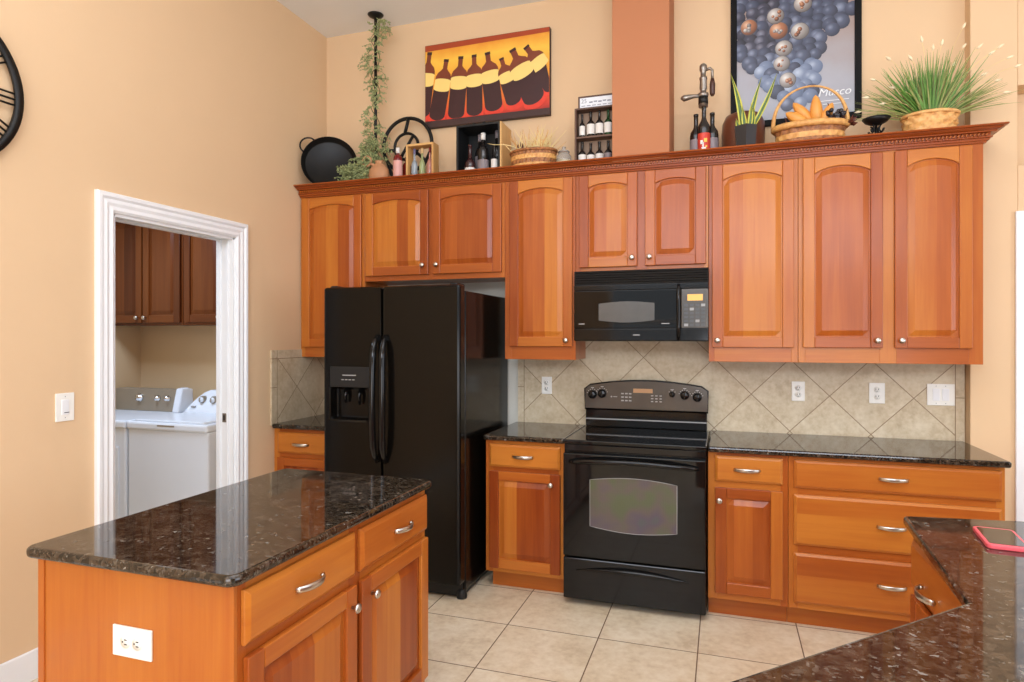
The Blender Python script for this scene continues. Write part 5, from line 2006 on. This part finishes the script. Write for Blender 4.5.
# iron candle dish
t = thing('candle_dish', 'small black iron dish on scrolled feet between basket and grass', 'candle holder', (0.790, 3.92, ZD))
mb = MB()
mb.lathe([(0.0, 0.118), (0.025, 0.120), (0.05, 0.131), (0.068, 0.147), (0.070, 0.147), (0.054, 0.128), (0.026, 0.114), (0.0, 0.112)], (0, 0, 0), 30)
mb.build('dish', 'iron', t)
for k in range(4):
    a = PI / 4 + k * PI / 2
    pts = []
    for j in range(22):
        u = j / 21
        if u < .6:
            th_ = u / .6 * 1.5 * PI
            rr, zz = 0.032 + 0.014 * math.cos(th_ + PI / 2), 0.090 + 0.020 * math.sin(th_ + PI / 2)
        else:
            v_ = (u - .6) / .4
            rr, zz = 0.046 - 0.02 * math.sin(PI * v_), 0.090 - 0.086 * v_
        pts.append((rr * math.cos(a), rr * math.sin(a), zz))
    mb = MB()
    mb.tube(pts, 0.0042, 6)
    mb.build('scroll_foot', 'iron', t)
mb = MB()
mb.lathe([(0.006, 0.012), (0.010, 0.05), (0.006, 0.114)], (0, 0, 0), 10)
mb.tube([(0.04 * math.cos(2 * PI * k / 20), 0.04 * math.sin(2 * PI * k / 20), 0.055) for k in range(20)], 0.004, 6, True)
mb.build('centre_post', 'iron', t)

# ornamental grass in a woven basket
t = thing('grass_plant', 'bushy green ornamental grass with cream plumes in a woven basket', 'plant', (1.045, 3.93, ZD))
mb = MB()
basket_mesh(mb, 0.128, 0.10, 0.135, 0.14, 6, 11, 0.009, 2)
mb.build('basket', ['wicker_l', 'wicker'], t)
mb = MB()
rim(mb, 0.130, 0.102, 0.135, 0.009)
mb.build('rim', 'wicker_l', t)
mb = MB()
mb.lathe([(0.0, 0.118), (0.12, 0.112)], (0, 0, 0), 24, sy=.78, caps=False)
mb.build('soil', 'soil', t)
rs = random.Random(21)


def gblade(m, a, el, ln, w, droop, mi):
    p0 = Vector((0.07 * math.cos(a) * rs.random(), 0.05 * math.sin(a) * rs.random(), 0.11))
    d = Vector((math.cos(a) * math.cos(el), math.sin(a) * math.cos(el) * .42, math.sin(el))).normalized()
    side = d.cross(Vector((0, -1, 0.3))).normalized()
    prev = None
    end = None
    for k in range(7):
        u = k / 6
        p = p0 + d * ln * u + Vector((math.cos(a) * .3, 0, -1)) * droop * ln * u * u
        ww = w * (1 - u ** 1.5) + 0.0004
        cur = m.add([p - side * ww, p + Vector((0, 0.0008, 0)), p + side * ww])
        if prev is not None:
            for j in range(2):
                m.face([prev + j, prev + j + 1, cur + j + 1, cur + j], .5, mi, None, True)
        prev = cur
        end = p
    return end


mb = MB()
for k in range(330):
    a = rs.uniform(0, 2 * PI)
    el = rs.uniform(0.62, 1.57)
    gblade(mb, a, el, rs.uniform(.22, .375), 0.0038, rs.uniform(.0, .12), 0 if rs.random() < .72 else 1)
for k in range(60):
    a = rs.choice((rs.uniform(-.5, .5), rs.uniform(PI - .5, PI + .5)))
    gblade(mb, a, rs.uniform(.30, .8), rs.uniform(.26, .38), 0.0028, rs.uniform(.05, .22), 1)
mb.build('blades', ['grass', 'grass2'], t)
mb = MB()
ml = MB()
for (ex, ez) in ((-.19, .46), (-.10, .43), (.02, .50), (.06, .52), (.15, .585), (.165, .50), (.21, .46), (.26, .42), (.30, .45), (.34, .39), (.25, .34), (.31, .30), (.36, .33), (-.26, .36), (-.30, .26), (-.17, .30), (-.22, .22), (.11, .40), (.33, .22), (-.13, .17), (-.12, .05), (-.05, .52), (-.33, .20)):
    p0 = Vector((ex * .12, -0.02, .12))
    T = Vector((ex, rs.uniform(-.07, .05), ez))
    mid = p0.lerp(T, .55) + Vector((-ex * .15, 0, .06))
    ps = [p0 * (1 - u) ** 2 + mid * 2 * u * (1 - u) + T * u * u for u in [j / 8 for j in range(9)]]
    mb.tube(ps, 0.0011, 4)
    d = (ps[-1] - ps[-2]).normalized()
    ml.tube([T - d * .008, T + d * .004, T + d * .016, T + d * .030], [.001, .0072, .006, .0008], 6)
mb.build('stalks', 'straw', t)
ml.build('plumes', 'plume', t)
